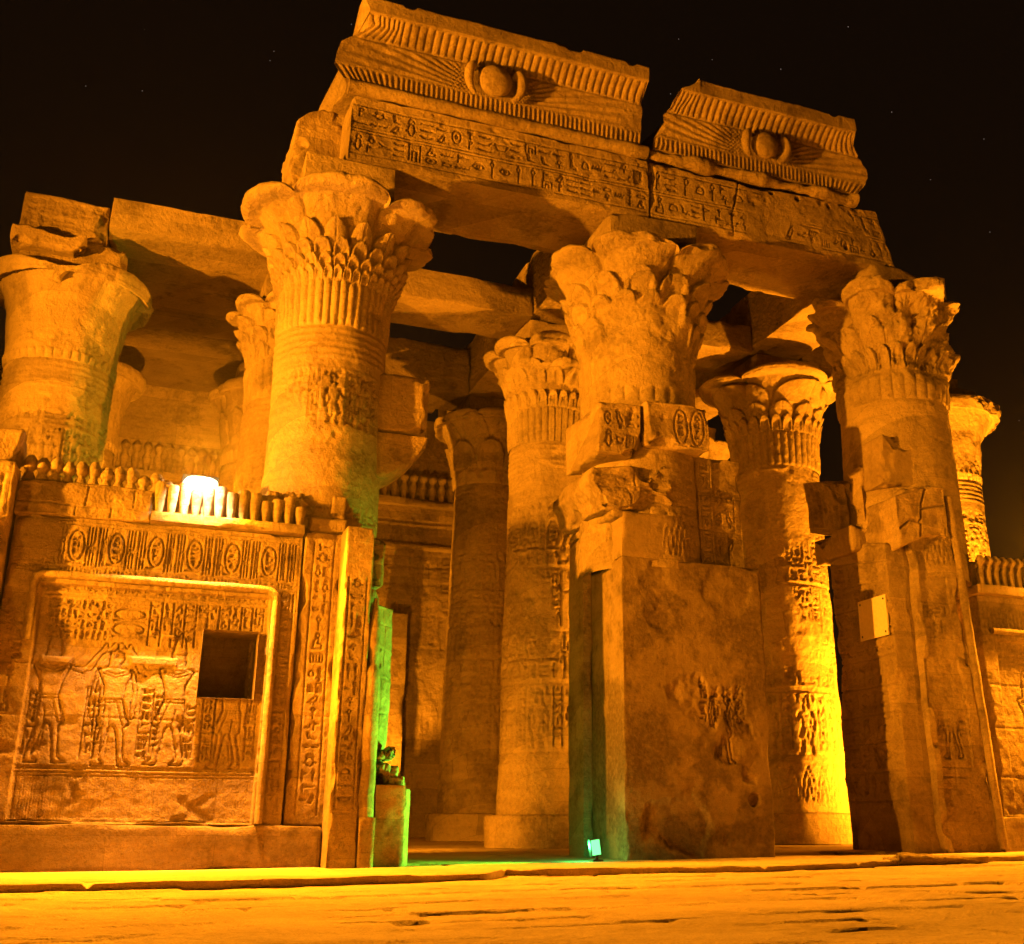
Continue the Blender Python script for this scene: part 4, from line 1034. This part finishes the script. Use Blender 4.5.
def cornice_relief(xc, zc):
    def f(X, Y, Z):
        front = Y < .24
        h = 0 * X
        rb_ = smooth(13.80, 13.83, Z) * smooth(14.095, 14.08, Z) * front
        h = h + rb_ * (.05 * np.abs(np.cos(math.pi * X / .143)) ** .5 - .035)
        h = h - front * .03 * smooth(.03, .0, np.abs(Z - 13.79))
        lw_ = smooth(13.24, 13.21, Z) * smooth(12.97, 13.0, Z) * front
        h = h + lw_ * .013 * np.cos(2 * math.pi * X / .092)
        ang = np.arctan2((Z - (zc - .30)) * 1.2, np.abs(X - xc) + .15)
        rr = np.abs(X - xc)
        wg = front * smooth(13.25, 13.28, Z) * smooth(13.76, 13.74, Z) * smooth(.3, .45, rr) * smooth(2.75, 2.4, rr)
        h = h + wg * .012 * np.sin(ang * 75) * smooth(.4, .9, rr) + wg * .012 * (1 - smooth(.7, .9, rr)) * np.sin(X * 75) * np.sin(Z * 75)
        return h
    return f
def end_warp(x0, x1, zl, xl, zr, xr, sd):
    def f(P):
        Q = P.copy(); z = P[..., 2]; t = (P[..., 0] - x0) / (x1 - x0)
        n = fbm(P, 1.8, 4, sd) * .09
        Q[..., 0] = P[..., 0] + (np.interp(z, zl, xl) + n - x0) * np.clip(1 - t * 6, 0, 1) + (np.interp(z, zr, xr) + n * .5 - x1) * np.clip((t - .84) * 6.25, 0, 1)
        top = smooth(14.15, 14.35, z); Q[..., 2] = z + top * .02 * fbm(P, 2.2, 3, sd + 3) - top * .07 * smooth(.25, .5, fbm(P, 1.6, 3, sd + 6))
        return Q
    return f
ca = thing('cornice', (5.1, .8, 12.97), 'larger cavetto cornice with winged sun disc, upper left of the two', 'cornice', 'cornices with winged discs')
profile_sweep('cavetto', cornice_profile(), 2.3, 7.93, M_STONE, ca, .0135, cornice_relief(4.98, 13.5), warp=end_warp(2.3, 7.93, [12.9, 13.2, 13.65, 13.85, 14.0, 14.3], [2.38, 2.10, 2.16, 2.40, 2.66, 2.52], [12.9, 14.3], [7.95, 7.93], 3), seed=111, amp=.014)
cb = thing('cornice', (10.7, .8, 12.97), 'smaller broken cornice with winged sun disc, right of the gap', 'cornice', 'cornices with winged discs')
profile_sweep('cavetto', cornice_profile(), 8.3, 12.85, M_STONE, cb, .0145, cornice_relief(10.62, 13.5), warp=end_warp(8.3, 12.85, [12.9, 13.2, 13.45, 13.7, 14.1, 14.35], [8.22, 8.25, 8.55, 8.42, 8.65, 8.98], [12.9, 13.25, 13.5, 13.8, 14.05, 14.3], [12.80, 13.07, 13.15, 12.9, 12.62, 12.60], 9), seed=112, amp=.02)
for (root, xc, zc, r) in ((ca, 4.98, 13.50, .31), (cb, 10.62, 13.50, .27)):
    sphere('sun_disc', (xc, .02, zc), r * 1.05, .20, r, M_STONE, root, int(xc), .03)
    for s in (-1, 1):
        a = [(xc + s * (r + .04) , .05, zc + r * .55), (xc + s * (r + .12), -.02, zc + r * .72), (xc + s * (r + .19), -.05, zc + r * .35), (xc + s * (r + .20), -.02, zc - .1), (xc + s * (r + .14), .02, zc - r * .8), (xc + s * (r + .05), .06, zc - r * 1.05)]
        A = np.array(a); ti = np.linspace(0, 5, 26); pts = np.stack([np.interp(ti, range(6), A[:, q]) for q in range(3)], 1)
        for _ in range(3): pts[1:-1] = .25 * pts[:-2] + .5 * pts[1:-1] + .25 * pts[2:]
        tube('uraeus', pts, np.interp(ti, [0, 1, 2.5, 5], [.05, .085, .095, .05]), M_STONE, root, 14, 3, .02)
# rough return block behind the left end
t = thing('stone_block', (2.0, 1.9, 11.5), 'rough eroded block left behind the end of the first architrave', 'stone block', 'loose blocks on the ruin')
def lbk(P):
    Q = P.copy(); k = np.clip((2.6 - P[..., 0]) / 1.0, 0, 1); top = np.clip((P[..., 2] - 12.0) / 1.4, 0, 1); Q[..., 2] = P[..., 2] - .85 * k ** 1.3 * top; return Q
stone_box('block', (1.62, 2.62), (1.25, 2.7), (11.45, 13.42), M_BLOCK, t, res=.035, amp=.05, chip=.14, seed=121, warp=lbk)

# ================================================================ inner beams and roof
def beam(name, x, y, z, label, cat, group, seed, amp=.010, chip=.035, front=None, mat=None, res=.07):
    t = thing(name, (sum(x) / 2, sum(y) / 2, z[0]), label, cat, group)
    cvx = None
    rel = {}
    if front == 'text':
        c = Canvas(x[1] - x[0], z[1] - z[0], .022); row_text(c, .1, c.w - .1, c.h * .3, c.h * .75, seed, .02); c.carve(.025); c.wear(seed, .02, .8); rel['front'] = c
    if front == 'left':
        c = Canvas(y[1] - y[0], z[1] - z[0], .022)
        for q in np.arange(.2, c.w, .24): col_text(c, q, q + .2, .1, c.h - .1, seed + int(q * 10))
        c.carve(.022); c.wear(seed, .02, .8); rel['left'] = c
    stone_box('beam' if cat == 'beam' else 'slab', x, y, z, mat or M_STONE, t, res=res, amp=amp, chip=chip, seed=seed, relief=rel)
    return t
beam('roof_beam', (7.52, 8.92), (2.22, 6.6), (11.5, 13.05), 'deep beam running back over the palm lobed column', 'beam', 'beams running into the hall', 131, front='left')
beam('roof_beam', (7.54, 8.90), (6.62, 13.6), (11.5, 13.02), 'rear beam running back over the fan leaf column', 'beam', 'beams running into the hall', 132, front='left')
beam('roof_beam', (13.1, 14.55), (2.22, 6.3), (11.55, 13.05), 'beam running back from the broken capital to the bright column', 'beam', 'beams running into the hall', 133, front='left')
beam('roof_beam', (13.12, 14.55), (6.32, 13.6), (11.55, 13.0), 'rear beam running back behind the bright two tier capital', 'beam', 'beams running into the hall', 134, front='left')
beam('roof_beam', (1.85, 3.25), (5.0, 13.6), (11.47, 12.4), 'beam running back hidden behind the tall loop capital', 'beam', 'beams running into the hall', 135)
beam('roof_beam', (-2.6, -1.28), (6.0, 13.6), (11.42, 12.2), 'beam running back behind the blocks on the left bell capital', 'beam', 'beams running into the hall', 136)
beam('cross_beam', (3.27, 7.50), (5.0, 6.5), (11.42, 12.12), 'cross beam behind the first gateway architrave', 'beam', 'cross beams of the hall', 141, mat=M_DARK)  # darker stone and lowered top stand in for shade on this beam
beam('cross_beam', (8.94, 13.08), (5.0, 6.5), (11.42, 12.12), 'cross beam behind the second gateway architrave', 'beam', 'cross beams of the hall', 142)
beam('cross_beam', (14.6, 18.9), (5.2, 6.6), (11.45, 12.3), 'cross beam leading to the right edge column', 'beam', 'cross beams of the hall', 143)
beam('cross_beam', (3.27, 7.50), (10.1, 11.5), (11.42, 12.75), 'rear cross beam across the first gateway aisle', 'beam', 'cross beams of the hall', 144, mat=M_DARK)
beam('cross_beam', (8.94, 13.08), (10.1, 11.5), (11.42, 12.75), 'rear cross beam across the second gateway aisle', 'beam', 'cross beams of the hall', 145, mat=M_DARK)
ly = [4.85, 6.15, 7.35, 8.6, 9.7, 10.95]
lab = ['first and frontmost', 'second', 'third', 'fourth', 'fifth and rearmost']
for k in range(5):
    beam('roof_slab', (-1.9 if k else -1.40, 2.62), (ly[k], ly[k + 1] - .015), (11.76 if k == 0 else 11.79 - .01 * (k % 2), 12.42 - .02 * k), lab[k] + ' roof slab over the left bay counted from the front', 'roof slab', 'roof slabs over the left bay', 150 + k, amp=.012, chip=.03)
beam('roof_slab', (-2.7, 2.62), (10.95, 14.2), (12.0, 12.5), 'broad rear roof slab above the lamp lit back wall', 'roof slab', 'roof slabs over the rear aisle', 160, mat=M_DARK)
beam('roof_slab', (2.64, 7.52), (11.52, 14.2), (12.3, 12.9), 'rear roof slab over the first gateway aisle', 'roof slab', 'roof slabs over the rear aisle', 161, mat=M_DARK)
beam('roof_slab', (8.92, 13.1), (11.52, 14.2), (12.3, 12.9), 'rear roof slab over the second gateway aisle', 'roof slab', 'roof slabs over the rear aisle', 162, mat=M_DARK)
for (x, y, z, lab_, sd) in (((-3.0, -1.42), (4.95, 6.4), (11.40, 12.28), 'large upper architrave block on the left bell capital', 171), ((-3.05, -1.75), (4.6, 6.0), (11.0, 11.39), 'thin cracked lower block on the left bell capital', 172), ((18.5, 19.5), (5.4, 6.4), (11.46, 11.85), 'small block on the right edge bell capital', 173)):
    t = thing('stone_block', (sum(x) / 2, sum(y) / 2, z[0]), lab_, 'stone block', 'loose blocks on the ruin')
    c = Canvas(x[1] - x[0], z[1] - z[0], .025)
    if sd == 171: row_text(c, .1, c.w - .1, .15, .45, 5, .02); row_text(c, .1, c.w - .1, .5, .75, 6, .02); c.carve(.02)
    c.wear(sd, .02, 1.2)
    stone_box('block', x, y, z, M_BLOCK, t, res=.05, amp=.03, chip=.12, seed=sd, relief={'front': c})

# ================================================================ back wall
bw = thing('back_wall', (8, 14.3, .3), 'tall rear wall of the hall with a cobra frieze, seen between the columns', 'wall')
c = Canvas(24.0, 11.8, .035)
def bxx(x): return x + 4.6
for k in range(5):
    for q in range(34): figure(c, .5 + q * .72, .6 + k * 1.5, 1.15, 1 if q % 2 else -1, ('up', 'down', 'offer')[(q + k) % 3], ('tall', 'disk', 'wig')[q % 3], .05) if (k < 5 and q % 2 == k % 2) else None
for k in range(5):
    for q in range(60): col_text(c, .2 + q * .4, .42 + q * .4, .7 + k * 1.5, 1.8 + k * 1.5, 900 + q + k * 61, True, .035) if (q + k) % 2 else None
for z in (7.4, 8.55, 8.7): c.stroke([(0, z), (24, z)], .05)
for x in np.arange(.2, 23.8, .28): c.stroke([(x, 7.9), (x, 8.5)], .045, .8)
c.carve(.03); c.courses([.6, 1.5, 2.4, 3.3, 4.2, 5.1, 6.0, 6.9, 7.7, 9.6, 10.6], .02, 1.9, 8); c.wear(51, .03, .6, patches=.03, patch_bias=.25)
stone_box('carved_face', (-4.6, 19.4), (14.0, 15.0), (.2, 12.0), M_STONE, bw, res=.12, amp=.015, chip=.06, seed=181, relief={'front': c})
tube('torus_moulding', [(x, 13.97, 8.15) for x in np.linspace(-4.5, 19.3, 120)], .10, M_STONE, bw, 12, 4, .02)
stone_box('frieze_ledge', (-4.55, 19.35), (13.72, 13.99), (9.30, 9.52), M_STONE, bw, res=.08, amp=.015, chip=.04, seed=182)
UW = uraeus_mesh('uraeus', .78, .27, 'full')
for i in range(85): put_uraeus(UW, bw, (-4.4 + i * .278, 13.88, 9.51))
# door frame glimpsed at the back
stone_box('door_frame', (6.33, 6.88), (13.25, 13.99), (.3, 6.1), M_STONE, bw, res=.08, amp=.012, chip=.05, seed=183)

# ================================================================ lamps
fl = thing('flood_lamp', (.66, .42, 5.2), 'burning sodium flood lamp on top of the left screen wall', 'lamp')
G = Parts(); box_grid(G, (.40, .92), (.42, .56), (5.22, 5.57)); G.build('housing', M_METAL, fl, False)
sphere('lens', (.66, .38, 5.40), .26, .07, .15, M_LAMP, fl, 1, .10)
G = Parts(); box_grid(G, (.63, .69), (.565, .60), (5.19, 5.60)); G.build('bracket', M_METAL, fl, False)
gl = thing('flood_lamp', (6.70, -.30, .08), 'small green flood lamp on the pavement at the foot of the central pier', 'lamp')
gz = float(floor_z(6.7, -.3))
Rm = Matrix.Rotation(math.radians(-8), 3, 'Y')
def tilt(o, piv):
    for v in o.data.vertices: v.co = Rm @ v.co
G = Parts(); box_grid(G, (6.70, 6.86), (-.30, -.22), (gz + .07, gz + .31)); tilt(G.build('housing', M_METAL, gl, False), 0)
G = Parts(); box_grid(G, (6.715, 6.845), (-.315, -.302), (gz + .085, gz + .295)); tilt(G.build('lens', M_GREEN, gl, False), 0)
G = Parts(); box_grid(G, (6.70, 6.86), (-.33, -.18), (gz, gz + .03)); box_grid(G, (6.76, 6.80), (-.28, -.24), (gz + .03, gz + .09)); G.build('stand', M_METAL, gl, False)
# faint night air that the lamps light up
def haze():
    m = bpy.data.materials.new("night_haze"); m.use_nodes = True
    n = m.node_tree.nodes; n.clear(); o = n.new('ShaderNodeOutputMaterial'); v = n.new('ShaderNodeVolumePrincipled')
    v.inputs['Color'].default_value = (.9, .85, .8, 1); v.inputs['Density'].default_value = .00014; v.inputs['Anisotropy'].default_value = .82
    m.node_tree.links.new(v.outputs[0], o.inputs['Volume'])
    G = Parts(); box_grid(G, (-60, 60), (-40, 60), (-1.6, 22)); tag(G.build('haze', m, None, False), kind='stuff')
haze()
